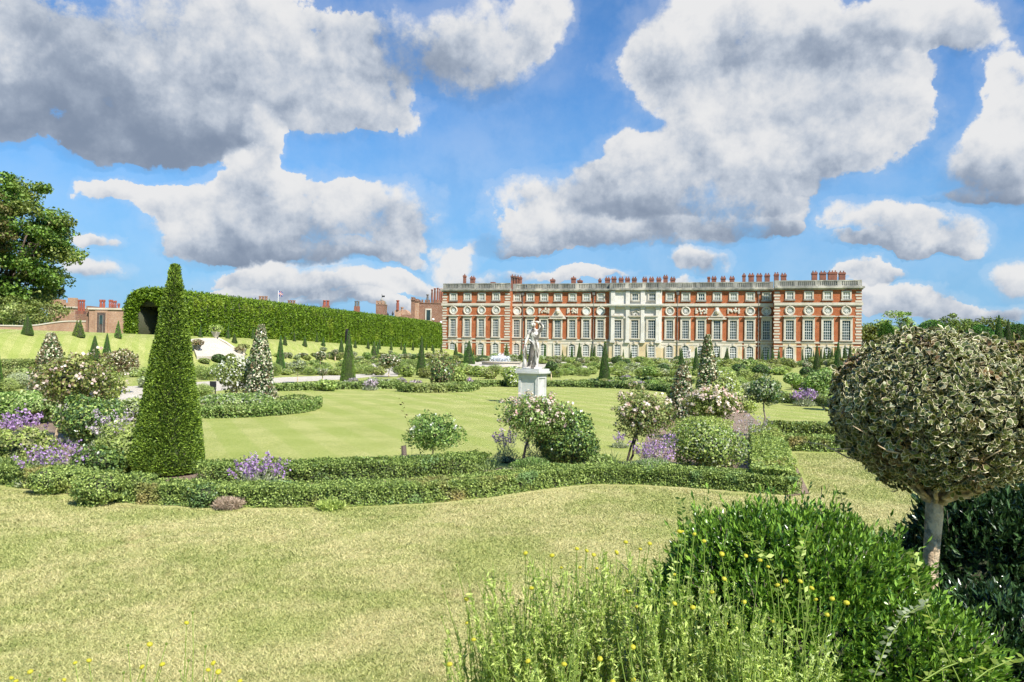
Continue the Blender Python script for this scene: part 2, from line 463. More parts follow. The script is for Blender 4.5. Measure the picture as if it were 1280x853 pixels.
MT['soil'] = mat('dry_soil', (0.21, 0.145, 0.10), (0.32, 0.24, 0.17), 5, c3=(0.13, 0.09, 0.06), s3=1.2, bump=0.8, bscale=30)
MT['marble'] = mat('weathered_marble', (0.66, 0.62, 0.56), (0.46, 0.42, 0.36), 5, c3=(0.10, 0.09, 0.075), s3=4.5, stretch=(1, 1, 0.35), lo3=0.50, hi3=0.58, bump=0.2)
MT['plinth'] = mat('plinth_stone', (0.50, 0.50, 0.47), (0.40, 0.395, 0.37), 3, c3=(0.42, 0.41, 0.38), s3=1.5, lo3=0.58, hi3=0.72)
MT['bark'] = mat('grey_bark', (0.34, 0.27, 0.20), (0.20, 0.15, 0.11), 14, bump=0.6, bscale=40, stretch=(1, 1, 0.35))
MT['palebark'] = mat('pale_bark', (0.84, 0.66, 0.43), (0.56, 0.40, 0.24), 18, c3=(0.20, 0.17, 0.12), s3=9, bump=0.7, bscale=45)
MT['dkbark'] = mat('dark_bark', (0.085, 0.06, 0.045), (0.13, 0.10, 0.075), 10, bump=0.5)
MT['black'] = mat('black_sign_and_shade', (0.02, 0.02, 0.022), rough=0.4)
MT['lead'] = mat('lead_roof', (0.16, 0.165, 0.17), (0.22, 0.22, 0.22), 0.8)
MT['dkwood'] = mat('dark_door', (0.07, 0.05, 0.045), (0.11, 0.08, 0.06), 3)
MT['water'] = mat('fountain_foam', (0.86, 0.88, 0.90), rough=0.3)
def glassmat(name, c, rough=0.12):
    m, nt = newmat(name)
    p = nt.nodes.new('ShaderNodeBsdfPrincipled')
    cc = mixc(nt, noise(nt, pos(nt), 0.45, 3, 0.6).step(0.4, 0.65), c, tuple(v*1.7 for v in c))
    nt.links.new(cc, p.inputs['Base Color']); p.inputs['Roughness'].default_value = rough; p.inputs['Specular IOR Level'].default_value = 0.3
    o = nt.nodes.new('ShaderNodeOutputMaterial'); nt.links.new(p.outputs[0], o.inputs[0]); return m
MT['glass'] = glassmat('dark_window_glass', (0.022, 0.038, 0.036))
MT['blind'] = glassmat('window_with_pale_blind', (0.17, 0.175, 0.14), 0.25)
MT['roundel'] = mat('blind_roundel_plaster', (0.62, 0.62, 0.58), (0.48, 0.49, 0.45), 1.2)

# ------------------------------------------------------------------ ground
def build_ground():
    us = np.concatenate([[-900, -500, -260, -160, -120, -95, -80, -70], np.arange(-62, -44, 1.0), np.arange(-42, 12, 4.0), np.arange(12, 20.5, 0.75), [24, 30, 40, 60, 90, 140, 240, 500, 900]])
    vs = np.concatenate([[-300, -60, -20, 0, 6, 12], np.arange(14, 27, 1.5), np.arange(30, 190, 5.0), [200, 230, 280, 360, 500, 800, 1500, 3000]])
    V = []; Fs = []
    for v in vs:
        for u in us:
            x = u+SL*v; V.append((x, v, H(x, v)))
    n = len(us)
    for j in range(len(vs)-1):
        for i in range(n-1):
            a = j*n+i; Fs.append((a, a+1, a+1+n, a+n))
    me = bpy.data.meshes.new('ground'); me.from_pydata(V, [], Fs); me.materials.append(MT['grass'])
    me.polygons.foreach_set('use_smooth', [True]*len(me.polygons))
    tag(link(bpy.data.objects.new('ground', me)), kind='structure')
build_ground()

def sheet(name, pts_px, z, m, kind='structure', raw=None):
    """flat sheet whose outline lies on the ground"""
    pts = [G(px, py)[:2] for px, py in pts_px] if raw is None else raw
    mb = MB(); mb.add([(x, y, z) for x, y in pts], [tuple(range(len(pts)))])
    o = mb.build(name, m); tag(o, kind=kind); return o

sheet('gravel_path', [(-20, 503), (120, 486), (244, 478), (342, 472.6), (430, 469), (500, 465.5), (500, 468), (430, 474.5), (342, 479.5), (251, 492), (120, 505), (-20, 535)][::-1], 0.006, MT['gravel'])
sheet('gravel_path', [(425, 453.5), (560, 452.5), (800, 453.0), (800, 459.5), (735, 461.0), (600, 458.5), (500, 460.5), (425, 456.5)][::-1], 0.010, MT['gravel'])
sheet('gravel_path', [(470, 458), (500, 458), (497, 471), (470, 471)][::-1], 0.014, MT['gravel'])

# ------------------------------------------------------------------ the palace
A0 = (-17.8, 188.6); UX, UY = 0.9671, -0.2541          # left end of the facade, its direction
ANG = math.atan2(UY, UX)
def s_of(px, off=0.0, py=400):
    d = ray(px, py); r = d[0]/d[1]
    ax, ay = A0[0]-UY*off, A0[1]+UX*off                # plane moved inward by off
    return (r*ay-ax)/(UX-r*UY)
def z_of(px, py, off=0.0):
    d = ray(px, py); s = s_of(px, off, py)
    y = A0[1]+UX*off+UY*s
    return EYE+d[2]/d[1]*y
palace = empty('palace', (A0[0], A0[1], 0), 'long red brick baroque palace with pale stone centre and rows of sash windows', 'palace', rz=ANG)
S1 = s_of(637.5); S2 = s_of(761.5, 1.9); S3 = s_of(827, 1.9); S4 = s_of(967.5); S5 = s_of(1077)
RO = 2.5; CO = 1.9                                     # recess depth, centre depth
ZT = 18.95
def pal(mb, name, m, smooth=False, parent=None): return mb.build(name, m, parent or palace, smooth)
mb = MB(); mb.box(0, S1, 0, 24, -0.2, 17.0); pal(mb, 'wall', MT['brick'])
mb = MB(); mb.box(S1, S2, RO, 24, -0.2, 16.95); pal(mb, 'wall', MT['brick'])
mb = MB(); mb.box(S3, S4, RO, 24, -0.2, 16.95); pal(mb, 'wall', MT['brick'])
mb = MB(); mb.box(S4, S5, 0, 24, -0.2, 17.0); pal(mb, 'wall', MT['brick'])
mb = MB(); mb.box(S2, S3, CO, 24, -0.2, 16.9)
for k in range(4):                                     # giant pilasters and attic strips
    c = S2+0.9+(S3-S2-1.8)*k/3
    mb.box(c-0.42, c+0.42, CO-0.5, CO, 4.9, 12.6); mb.box(c-0.6, c+0.6, CO-0.62, CO, 4.4, 4.92); mb.box(c-0.58, c+0.58, CO-0.62, CO, 12.55, 13.0)
    mb.box(c-0.5, c+0.5, CO-0.4, CO, 13.7, 16.9)
mb.box(S2-0.2, S3+0.2, CO-0.85, CO, 13.0, 13.35); mb.box(S2-0.4, S3+0.4, CO-1.1, CO, 13.35, 13.75)
for k in range(3):
    c = S2+0.9+(S3-S2-1.8)*(k+0.5)/3
    if k != 1:
        mb.prism([(c-1.6, 10.3), (c+1.6, 10.3), (c+1.1, 10.75), (c, 11.25), (c-1.1, 10.75)], CO-0.4, CO)
    else:
        mb.box(c-1.9, c+1.9, CO-0.15, CO, 10.6, 12.7)
pal(mb, 'frontispiece', MT['whitestone'])
# carved trophy over the middle window
def relief(c, z, off, w, h, seed, m):
    r = random.Random(seed); mb = MB()
    for k in range(16):
        a = r.uniform(-1, 1); b = r.uniform(-1, 1)
        mb.lathe([(0.02, 0), (0.2, 0.08), (0.28, 0.25), (0.16, 0.45), (0.02, 0.5)], c+a*w/2, off-0.12, 7)
        n = 35
        for i in range(len(mb.v)-n, len(mb.v)):
            v = mb.v[i]; mb.v[i] = (v[0], off-0.12+(v[1]-off+0.12)*0.6, z+b*h/2*(1-0.3*abs(a))+v[2]-0.25)
    for s in (-1, 1):
        mb.box(c+s*w*0.48-0.15, c+s*w*0.48+0.15, off-0.25, off, z-h/2, z+h/2)
    return pal(mb, 'trophy_relief', m)
relief(s_of(793.6, CO), 11.8, CO-0.15, 2.6, 1.5, 3, MT['greystone'])
for px in (680, 715.5, 876.5, 916.7): relief(s_of(px, RO), 12.15, RO, 2.5, 1.3, int(px), MT['stone'])
for px in (697.3, 896.3):                               # arms in a pediment
    c = s_of(px, RO); mb = MB()
    mb.prism([(c-1.9, 10.4), (c+1.9, 10.4), (c+1.2, 11.3), (c+0.55, 12.3), (c+0.3, 13.0), (c-0.3, 13.0), (c-0.55, 12.3), (c-1.2, 11.3)], RO-0.35, RO)
    mb.box(c-2.1, c+2.1, RO-0.6, RO, 10.1, 10.42); mb.lathe([(0.02, 11.2), (0.5, 11.5), (0.6, 12.0), (0.3, 12.6), (0.02, 12.8)], c, RO-0.4, 8)
    pal(mb, 'carved_arms', MT['stone'])
# quoins
for (c, off, w) in ((0.55, 0, 1.1), (S1-0.7, 0, 1.3), (S4+0.6, 0, 1.2), (S5-0.6, 0, 1.2)):
    k = 0
    for za, zb in ((0.75, 3.9), (5.3, 12.9), (14.0, 16.7)):
        mb = MB(); z = za; n_ = 0
        mb.box(c-w*0.36, c+w*0.36, off-0.03, off-0.001, za, zb, 1)
        while z+0.4 < zb+0.1:
            ww = w/2+(0.12 if k % 2 else -0.05); mb.box(c-ww, c+ww, off-0.09, off-0.002, z, z+0.40); z += 0.66; k += 1
        mb.build('quoins', [MT['stone'], MT['brick']], palace)
segs = ((0, S1, 0), (S1, S2, RO), (S3, S4, RO), (S4, S5, 0))
for a, b, o in segs:
    for (e, p_, z0_, z1_) in ((0.25, 0.32, 13.3, 13.9), (0, 0.16, 13.05, 13.299), (0, 0.18, 4.72, 5.12), (0, 0.14, 3.95, 4.22), (0, 0.10, 10.75, 10.9), (0, 0.2, -0.2, 0.7)):
        mb = MB(); mb.box(a-(e if a == 0 else 0), b+(e if b == S5 else 0), o-p_, o-0.002, z0_, z1_); pal(mb, 'string_course' if z0_ > 1 else 'base_course', MT['stone'])
mb = MB()
for a, b, o in segs+((S2, S3, CO),):
    e0 = 0.5 if a == 0 else 0; e1 = 0.5 if b == S5 else 0
    mb.box(a-e0*0.4, b+e1*0.4, o-0.35, o+1.0, 16.8, 17.1); mb.box(a-e0, b+e1, o-0.75, o+1.0, 17.1, 17.5)
    mb.box(a, b, o-0.1, o+0.8, 17.5, 17.75)
pal(mb, 'cornice', MT['greystone'])
mb = MB()
for a, b, o in segs+((S2, S3, CO),):
    mb.box(a, b, o-0.06, o+0.5, 18.7, ZT); mb.box(a, b, o+0.16, o+0.3, 17.75, 18.7)
    n = max(2, round((b-a)/4.2))
    for k in range(n+1):
        c = a+(b-a)*k/n; c = min(max(c, a+0.45), b-0.45)
        mb.box(c-0.45, c+0.45, o-0.04, o+0.48, 17.75, 18.71)
    k = a+0.3
    while k < b: mb.box(k-0.11, k+0.11, o, o+0.155, 17.75, 18.7); k += 0.42
pal(mb, 'parapet', MT['greystone'])
mb = MB(); mb.slab([(0.6, 0.6), (S1-0.6, 0.6), (S1-0.6, 3), (S4+0.6, 3), (S4+0.6, 0.6), (S5-0.6, 0.6), (S5-0.6, 23), (0.6, 23)], 17.02, 17.6); pal(mb, 'roof', MT['lead'])
# stone facing of the ground storey
L4 = [566.7, 584.2, 601.9, 620]; LR = [646.2, 662.7, 680, 697.3, 715.5, 733, 750.8]; CC = [772.5, 793.6, 814.7]
RR = [837.2, 857, 876.5, 896.3, 916.7, 937.5, 958]; R4 = [987.2, 1010.7, 1034.2, 1057.7]
def facing(a, b, o, z0, z1, t=0.07):
    mb = MB(); mb.box(a, b, o-t, o-0.001, z0, z1); pal(mb, 'stone_facing', MT['warmstone'])
for px in L4: c = s_of(px); facing(c-1.35, c+1.35, 0, .7, 4.72)
for px in R4: c = s_of(px); facing(c-1.45, c+1.45, 0, .7, 4.72)
for px in (646.2, 662.7, 958, 937.5): c = s_of(px, RO); facing(c-1.3, c+1.3, RO, .7, 4.72)
facing(s_of(671, RO), S2, RO, .7, 4.72); facing(S3, s_of(928, RO), RO, .7, 4.72); facing(S2, S3, CO, .2, 4.6, .1)
for px, o in ((653.5, RO), (742, RO), (847, RO), (948, RO)):
    c = s_of(px, o); mb = MB(); mb.tube([(c, o-0.25, 0.3), (c, o-0.25, 16.6)], 0.11, 6); mb.box(c-0.3, c+0.3, o-0.45, o, 16.0, 16.7)
    pal(mb, 'downpipe', MT['dkstone'])

# windows: one of each kind, then linked copies
def frame_rect(w, h, t, d, hood=0, sill=True, arch=False):
    fm = MB()
    fm.box(-w/2-t, -w/2, -d, 0, -0.02, h+t); fm.box(w/2, w/2+t, -d, 0, -0.02, h+t); fm.box(-w/2, w/2, -d, 0, h, h+t)
    if hood: fm.box(-w/2-t-0.22, w/2+t+0.22, -d-hood, 0, h+t+0.35, h+t+0.62); fm.box(-w/2-t+0.1, w/2+t-0.1, -d-0.04, 0, h+t, h+t+0.35)
    return fm
def glazing(w, h, nx, nz, bar, arch=0):
    g = MB()
    def hh(x): return h-arch*(1-math.sqrt(max(0, 1-(x/(w/2))**2))) if arch else h
    if arch:
        pts = [(-w/2, 0), (w/2, 0)]+[(w/2*math.cos(a), h-arch+arch*math.sin(a)) for a in np.linspace(0, PI, 11)]
        g.prism(pts, -0.05, -0.004, 0)
    else: g.box(-w/2, w/2, -0.05, -0.004, 0, h, 0)
    for i in range(nx+1):
        x = -w/2+w*i/nx; b = bar*(1.6 if i in (0, nx) else 1)
        g.box(max(x-b, -w/2), min(x+b, w/2), -0.09, -0.052, 0, max(0.1, hh(x*0.97)), 1)
    for j in range(nz+1):
        z = h*j/nz; b = bar*(1.8 if j in (0, nz, nz//2) else 1)
        hw = w/2 if not arch or z < h-arch else w/2*math.sqrt(max(0, 1-((z-h+arch)/arch)**2))
        if hw > 0.05: g.box(-hw, hw, -0.087, -0.053, max(0, z-b), min(h, z+b), 1)
    return g
def make_window(kind, scalew=1.0):
    if kind == 'tall':
        fr = frame_rect(1.55*scalew, 4.35, 0.42*scalew, 0.30, 0.35).build('window', MT['stone'], palace)
        g = glazing(1.55*scalew, 4.35, 4, 7, 0.024).build('glazing', [MT['glass'], MT['paint']], fr)
        s = MB(); s.box(-1.3*scalew, 1.3*scalew, -0.42, 0, -0.28, -0.03); s.build('sill', MT['stone'], fr)
    elif kind in ('small', 'smallblind'):
        fr = frame_rect(1.4*scalew, 1.5, 0.33, 0.22).build('window', MT['stone'], palace)
        glazing(1.4*scalew, 1.5, 3, 2, 0.03).build('glazing', [MT['blind'] if kind == 'smallblind' else MT['glass'], MT['paint']], fr)
        s = MB(); s.box(-1.15, 1.15, -0.34, 0, -0.35, -0.03); s.build('sill', MT['greystone'], fr)
    elif kind in ('round', 'roundel'):
        fm = MB(); n = 28; ro, ri = 1.12, 0.72
        v = []; f = []
        for k in range(n):
            a = 2*PI*k/n; c, s_ = math.cos(a), math.sin(a)
            v += [(ro*c, 0, ro*s_), (ro*c, -0.2, ro*s_), ((ro+ri)/2*c, -0.28, (ro+ri)/2*s_), (ri*c, -0.16, ri*s_), (ri*c, 0, ri*s_)]
        for k in range(n):
            for j in range(4):
                a0 = k*5+j; b0 = ((k+1) % n)*5+j; f.append((a0, b0, b0+1, a0+1))
        fm.add(v, f); fm.box(-0.14, 0.14, -0.33, 0, 1.0, 1.3)
        fr = fm.build('round_window', MT['stone'], palace)
        g = MB(); g.prism([(0.74*math.cos(2*PI*k/24), 0.74*math.sin(2*PI*k/24)) for k in range(24)], -0.05, -0.003, 0)
        if kind == 'round':
            for k in range(4):
                a = PI*k/4; dx_, dz_ = math.cos(a), math.sin(a)
                g.tube([(-0.72*dx_, -0.06, -0.72*dz_), (0.72*dx_, -0.06, 0.72*dz_)], 0.03, 4, 1)
            for k in range(12):
                a, b = 2*PI*k/12, 2*PI*(k+1)/12
                g.tube([(0.36*math.cos(a), -0.07, 0.36*math.sin(a)), (0.36*math.cos(b), -0.07, 0.36*math.sin(b))], 0.028, 4, 1)
        g.build('pane', [MT['blind'] if kind == 'round' else MT['roundel'], MT['paint']], fr)
    else:                                               # ground storey, segmental head
        w, h, t = 1.5*scalew, 2.85, 0.35; fm = MB()
        arch = 0.0 if kind == 'square' else 0.55
        if arch:
            o = [(-w/2-t, -0.02), (-w/2-t, h-arch)]+[((w/2+t)*math.cos(a), h-arch+(arch+t)*math.sin(a)) for a in np.linspace(PI, 0, 11)]+[(w/2+t, -0.02)]
            i = [(-w/2, -0.02), (-w/2, h-arch)]+[(w/2*math.cos(a), h-arch+arch*math.sin(a)) for a in np.linspace(PI, 0, 11)]+[(w/2, -0.02)]
            v = [(p[0], -0.26, p[1]) for p in o]+[(p[0], -0.26, p[1]) for p in i]+[(p[0], 0, p[1]) for p in o]+[(p[0], 0, p[1]) for p in i]
            n = len(o); f = []
            for k in range(n-1): f += [(k, k+1, n+k+1, n+k), (k, 2*n+k, 2*n+k+1, k+1), (n+k, n+k+1, 3*n+k+1, 3*n+k)]
            fm.add(v, f); fm.box(-0.16, 0.16, -0.4, 0, h+0.1, h+0.62)
        else: fm = frame_rect(w, h, t, 0.22); fm.box(-0.18, 0.18, -0.4, 0, h+0.2, h+0.9)
        fr = fm.build('window', MT['stone'], palace)
        glazing(w, h, 4, 5, 0.04, arch).build('glazing', [MT['glass'], MT['paint']], fr)
        s = MB(); s.box(-1.1*scalew, 1.1*scalew, -0.34, 0, -0.25, -0.03); s.build('sill', MT['stone'], fr)
    return fr
protos = {}
def put_window(kind, c, off, z, sw=1.0):
    key = (kind, sw)
    if key not in protos: o = protos[key] = make_window(kind, sw)
    else:
        o = protos[key].copy(); col.objects.link(o); o.parent = palace
        for ch in protos[key].children: c2 = ch.copy(); col.objects.link(c2); c2.parent = o
    o.location = (c, off, z)
for i, (lst, off, sw) in enumerate(((L4, 0, 0.95), (LR, RO, 1.0), (CC, CO, 1.08), (RR, RO, 1.0), (R4, 0, 1.08))):
    for j, px in enumerate(lst):
        c = s_of(px, off)
        put_window('tall', c, off-0.01, 5.55, sw)
        if not (i == 2 and j == 0): put_window('small' if (i == 2 or (i == 3 and j == 2)) else 'smallblind', c, off-0.01, 14.7)
        put_window('square' if (i == 2 or px in (697.3, 896.3)) else 'arched', c, off-0.075 if i != 2 else off-0.105, 1.05)
        if i in (0, 4): put_window('round', c, off-0.01, 12.1)
        if i in (1, 3) and j in (0, 1, 5, 6): put_window('roundel' if i == 1 else 'round', c, off-0.01, 12.1)

# chimney stacks: (photo x, photo y of the top, width in px, pots)
def chimneys(lst, off, par, depth_ratio=1.0, m='chim', zbase=17.5):
    for px, py, w, pots in lst:
        c = s_of(px, off, py); z = z_of(px, py, off); y = A0[1]+UX*off+UY*c; ww = w*y/F/0.97
        mb = MB(); top = z-0.42
        mb.box(c-ww/2+0.1, c+ww/2-0.1, off-0.55*depth_ratio, off+0.55*depth_ratio, zbase, top-0.45)
        mb.box(c-ww/2, c+ww/2, off-0.65*depth_ratio, off+0.65*depth_ratio, top-0.45, top-0.22)
        mb.box(c-ww/2+0.06, c+ww/2-0.06, off-0.6*depth_ratio, off+0.6*depth_ratio, top-0.22, top)
        ch = mb.build('chimney', MT[m], par)
        for k in range(pots):
            pc = c+(k-(pots-1)/2)*ww/max(pots, 1)*0.9
            mb = MB(); mb.lathe([(0.17, top), (0.13, top+0.28), (0.16, top+0.4)], pc, off, 8); mb.build('chimney_pot', MT['chim'], ch)
chimneys([(581, 342.5, 3.4, 1), (591, 345, 6, 2), (616.5, 351, 6, 0), (640.5, 343, 3.4, 1), (644, 343.5, 3.2, 1), (647.6, 344, 3.2, 1), (651, 344.8, 3.2, 1), (691, 347.5, 6, 1),
 (717, 345.3, 6, 1), (725, 348.6, 6.5, 1), (750, 347.5, 4, 1), (759.5, 346, 6.4, 2), (767.5, 345.3, 6.4, 2), (776.5, 346, 6.2, 2), (784.5, 346, 6.2, 2), (793, 346, 6.2, 2),
 (806, 346, 6.2, 2), (814.5, 346, 6.2, 2), (823.5, 346, 6.2, 2), (832, 343.6, 6, 2), (841, 346, 6.6, 2), (886, 344.2, 4, 0), (892.5, 345, 6.4, 2), (904, 345, 6.4, 2), (915, 345, 6.4, 2),
 (930, 341.5, 4.6, 1), (939, 341.5, 7.2, 2), (949, 341.5, 7.2, 2), (959, 341.5, 6.6, 2), (970.5, 340.5, 6.2, 2), (979.5, 341.2, 7, 2),
 (1018, 338.6, 7, 2), (1028.5, 338.6, 8, 2), (1040.5, 338.2, 11, 3), (1052.5, 338.6, 8, 2)], 7.0, palace)
# ------------------------------------------------------------------ foliage materials
LM = {}
LM['yew'] = leafmat('yew_needles', (0.05, 0.115, 0.015), (0.26, 0.37, 0.045), trans=0.12)
LM['yewfar'] = leafmat('clipped_yew', (0.035, 0.105, 0.018), (0.12, 0.24, 0.035), (0.18, 0.26, 0.045), 0.15, 0.5, 0.7, trans=0.08, hue=0.03)
LM['elm'] = leafmat('wych_elm_leaves', (0.06, 0.14, 0.012), (0.24, 0.36, 0.03), (0.33, 0.41, 0.05), 0.35, 0.52, 0.78, trans=0.3)
LM['box'] = leafmat('box_leaves', (0.08, 0.15, 0.03), (0.40, 0.50, 0.13), (0.33, 0.27, 0.10), 1.1, 0.55, 0.70, trans=0.22, c4=(0.20, 0.31, 0.11))
LM['boxfar'] = leafmat('box_leaves_beyond', (0.12, 0.20, 0.04), (0.34, 0.43, 0.13), (0.32, 0.33, 0.12), 0.4, 0.5, 0.7, trans=0.2)
LM['boxdk'] = leafmat('dark_box_leaves', (0.035, 0.085, 0.018), (0.12, 0.20, 0.05), trans=0.15)
LM['soft'] = leafmat('soft_green_leaves', (0.17, 0.25, 0.055), (0.44, 0.51, 0.16), (0.48, 0.50, 0.24), 0.5, 0.45, 0.7, trans=0.35, hue=0.05)
LM['mid'] = leafmat('mid_green_leaves', (0.075, 0.14, 0.028), (0.27, 0.36, 0.08), trans=0.25, hue=0.05)
LM['holly'] = leafmat('dark_glossy_leaves', (0.04, 0.09, 0.022), (0.14, 0.23, 0.07), trans=0.12, rough=0.3, spec=0.5)
LM['cream'] = leafmat('cream_leaf_margin', (0.60, 0.56, 0.36), (0.78, 0.74, 0.54), (0.42, 0.34, 0.20), 3.0, 0.6, 0.75, trans=0.25)
LM['bronze'] = leafmat('bronze_leaves', (0.16, 0.11, 0.05), (0.34, 0.24, 0.13), trans=0.25)
LM['silver'] = leafmat('grey_green_leaves', (0.24, 0.30, 0.17), (0.54, 0.57, 0.38), trans=0.3)
LM['lime'] = leafmat('pale_lime_leaves', (0.30, 0.42, 0.08), (0.60, 0.68, 0.22), trans=0.42)
LM['tree'] = leafmat('broad_tree_leaves', (0.06, 0.14, 0.02), (0.21, 0.34, 0.055), (0.25, 0.33, 0.08), 0.12, 0.5, 0.7, trans=0.3)
LM['copper'] = leafmat('brownish_tree_leaves', (0.11, 0.10, 0.035), (0.22, 0.19, 0.07), trans=0.25)
LM['blade'] = leafmat('strap_leaves', (0.16, 0.24, 0.07), (0.36, 0.44, 0.17), trans=0.3)
LM['purple'] = leafmat('mauve_petals', (0.38, 0.20, 0.50), (0.56, 0.38, 0.66), trans=0.3)
LM['lilac'] = leafmat('faded_lilac_petals', (0.46, 0.36, 0.46), (0.62, 0.52, 0.60), trans=0.3)
LM['pink'] = leafmat('blush_petals', (0.85, 0.62, 0.56), (0.90, 0.80, 0.70), (0.80, 0.42, 0.40), 6.0, 0.58, 0.7, trans=0.35)
LM['white'] = leafmat('white_petals', (0.80, 0.80, 0.68), (0.88, 0.88, 0.80), trans=0.35)
LM['yellow'] = leafmat('yellow_petals', (0.72, 0.66, 0.05), (0.86, 0.82, 0.16), trans=0.2)
LM['straw'] = leafmat('dry_pinkish_twigs', (0.38, 0.27, 0.18), (0.55, 0.43, 0.32), trans=0.1)
LM['stem'] = leafmat('pale_green_stems', (0.50, 0.66, 0.15), (0.72, 0.82, 0.26), trans=0.42)
LM['gloss'] = leafmat('glossy_phillyrea_leaves', (0.05, 0.15, 0.014), (0.26, 0.43, 0.055), trans=0.22, rough=0.3, spec=0.5)
LM['gloss_shaded'] = leafmat('shaded_phillyrea_leaves', (0.018, 0.05, 0.018), (0.06, 0.12, 0.035), trans=0.1, rough=0.3, spec=0.5)  # same leaves as gloss, with the bush's shade put into their colour
TW = mat('shaded_twig_core', (0.035, 0.045, 0.018), (0.055, 0.05, 0.03), 8)  # near-black twig core, putting shade into the gaps between leaves

def wob(P, seed, k=5, f=3.0):
    r = np.random.default_rng(seed); s = 0
    for _ in range(k):
        s = s + np.sin(P @ (r.normal(size=3)*f) + r.random()*6.28)
    return s/k

def spikes(c, out, size, aspect=0.4, noise_=0.6, up=0.3, jit=0.4):
    """tufts standing out of a surface along out"""
    n = len(c); L = (np.broadcast_to(size, (n,))*(1+jit*(rng.random(n)*2-1)))[:, None]
    t = unit(out + noise_*rng.normal(size=(n, 3)) + np.array([0, 0, up]))
    b = unit(np.cross(t, rng.normal(size=(n, 3)))); W = L*aspect/2
    N = np.cross(t, b)
    v = np.stack([c-t*L*0.3, c+b*W+t*L*0.2+N*W*0.3, c+t*L*0.7, c-b*W+t*L*0.2+N*W*0.3], 1)
    return v.reshape(-1, 3)

def core_rev(prof, n=14, mi=1):
    mb = MB(); mb.lathe(prof, n=n); return (mb.v, mb.f, [mi]*len(mb.f))

def cone_mesh(name, n, r0, r1, h, size, mats, aspect=0.4, tuft=0.4, lump=0.03, bottom=0.0, topspike=False):
    z = h*(1-np.sqrt(rng.random(n)*(1-(r1/r0)**2)+(r1/r0)**2))/(1-r1/r0)*1.0
    z = np.clip(z, 0, h)
    a = rng.random(n)*2*PI
    r = r0+(r1-r0)*z/h
    flare = 1-0.10*np.clip(1-z/(0.06*h), 0, 1)
    P0 = np.stack([np.cos(a), np.sin(a), z/h*3], 1)
    rr = r*flare*(1+lump*2*wob(P0, 3, 6, 4))-np.abs(rng.normal(size=n))*size*0.7+wob(P0, 5, 12, 16*r0/0.5)*size*0.8+size*.3
    c = np.stack([np.cos(a)*rr, np.sin(a)*rr, z+bottom], 1)
    m = rng.random(n) < 0.04                       # rounded top
    q = rng.random(n)*2*PI; rq = np.sqrt(rng.random(n))*r1
    c[m] = np.stack([np.cos(q)*rq, np.sin(q)*rq, h*(1.0)-(rq/r1)**2*r1*0.4+bottom], 1)[m]
    slope = (r0-r1)/h
    out = np.stack([np.cos(a), np.sin(a), np.full(n, slope)], 1); out[m] = (0, 0, 1)
    if topspike:
        out[c[:, 2] > 0.93*h, 2] += 1.5
    v = spikes(c, out, size, aspect, tuft, 0.35)
    core = core_rev([(r0*0.84, bottom), (r0*0.9, bottom+0.04*h), (r1*0.8, bottom+h*0.97), (0.02, bottom+h*0.985)])
    return np_mesh(name, v, 4, mats+[TW], np.zeros(n, int), None, core)

def blob_pts(n, rx, ry, rz, seed=1, lump=0.12, inner=0.25, freq=3.0, bottomcut=-1.0, rag=1.0):
    d = unit(rng.normal(size=(n, 3)))
    if bottomcut > -1: 
        bad = d[:, 2] < bottomcut; d[bad, 2] *= -1
    k = 1 + lump*2*wob(d, seed, 6, freq) + 0.0
    k = k*(1-inner*rng.random(n)**1.6)*(1+rag*(0.10*wob(d, seed+70, 12, 26)+0.16*np.maximum(0, wob(d, seed+50, 8, 14))+np.maximum(0, rng.normal(size=n)-1.7)*0.10))
    return d*k[:, None]*np.array([rx, ry, rz]), unit(d/np.array([rx, ry, rz]))

def blob_mesh(name, n, rx, ry, rz, size, mats, frac=None, cz=None, seed=1, lump=0.12, inner=0.3, aspect=0.6, freq=3.0, spread=0.8, cut=-1.0, core=0.72, mode='leaf', cutz=True, rag=1.0):
    """ellipsoidal shrub crown, frac gives the share of each leaf material"""
    c, nn = blob_pts(n, rx, ry, rz, seed, lump, inner, freq, cut, rag)
    if cz is None: cz = rz
    c = c+np.array([0, 0, cz])
    if cutz: c[:, 2] = np.maximum(c[:, 2], 0.02*rz+rng.random(n)*0.1*rz)
    v = leaf_quads(c, nn, size, aspect, spread) if mode == 'leaf' else spikes(c, nn, size, aspect, 0.7, 0.5)
    mi = np.zeros(n, int) if frac is None else rng.choice(len(frac), n, p=frac)
    ex = None
    if core:
        mb = MB(); m = 7; prof = []
        for i in range(m+1):
            t = -PI/2+PI*i/m; prof.append((max(0.01, math.cos(t)*core), cz+math.sin(t)*rz*core))
        mb.lathe(prof, n=12)
        vv = [(x*rx, y*ry, max(z, 0.0) if cutz else z) for x, y, z in mb.v]
        ex = (vv, mb.f, [len(mats)]*len(mb.f))
    return np_mesh(name, v, 4, mats+[TW], mi, None, ex)

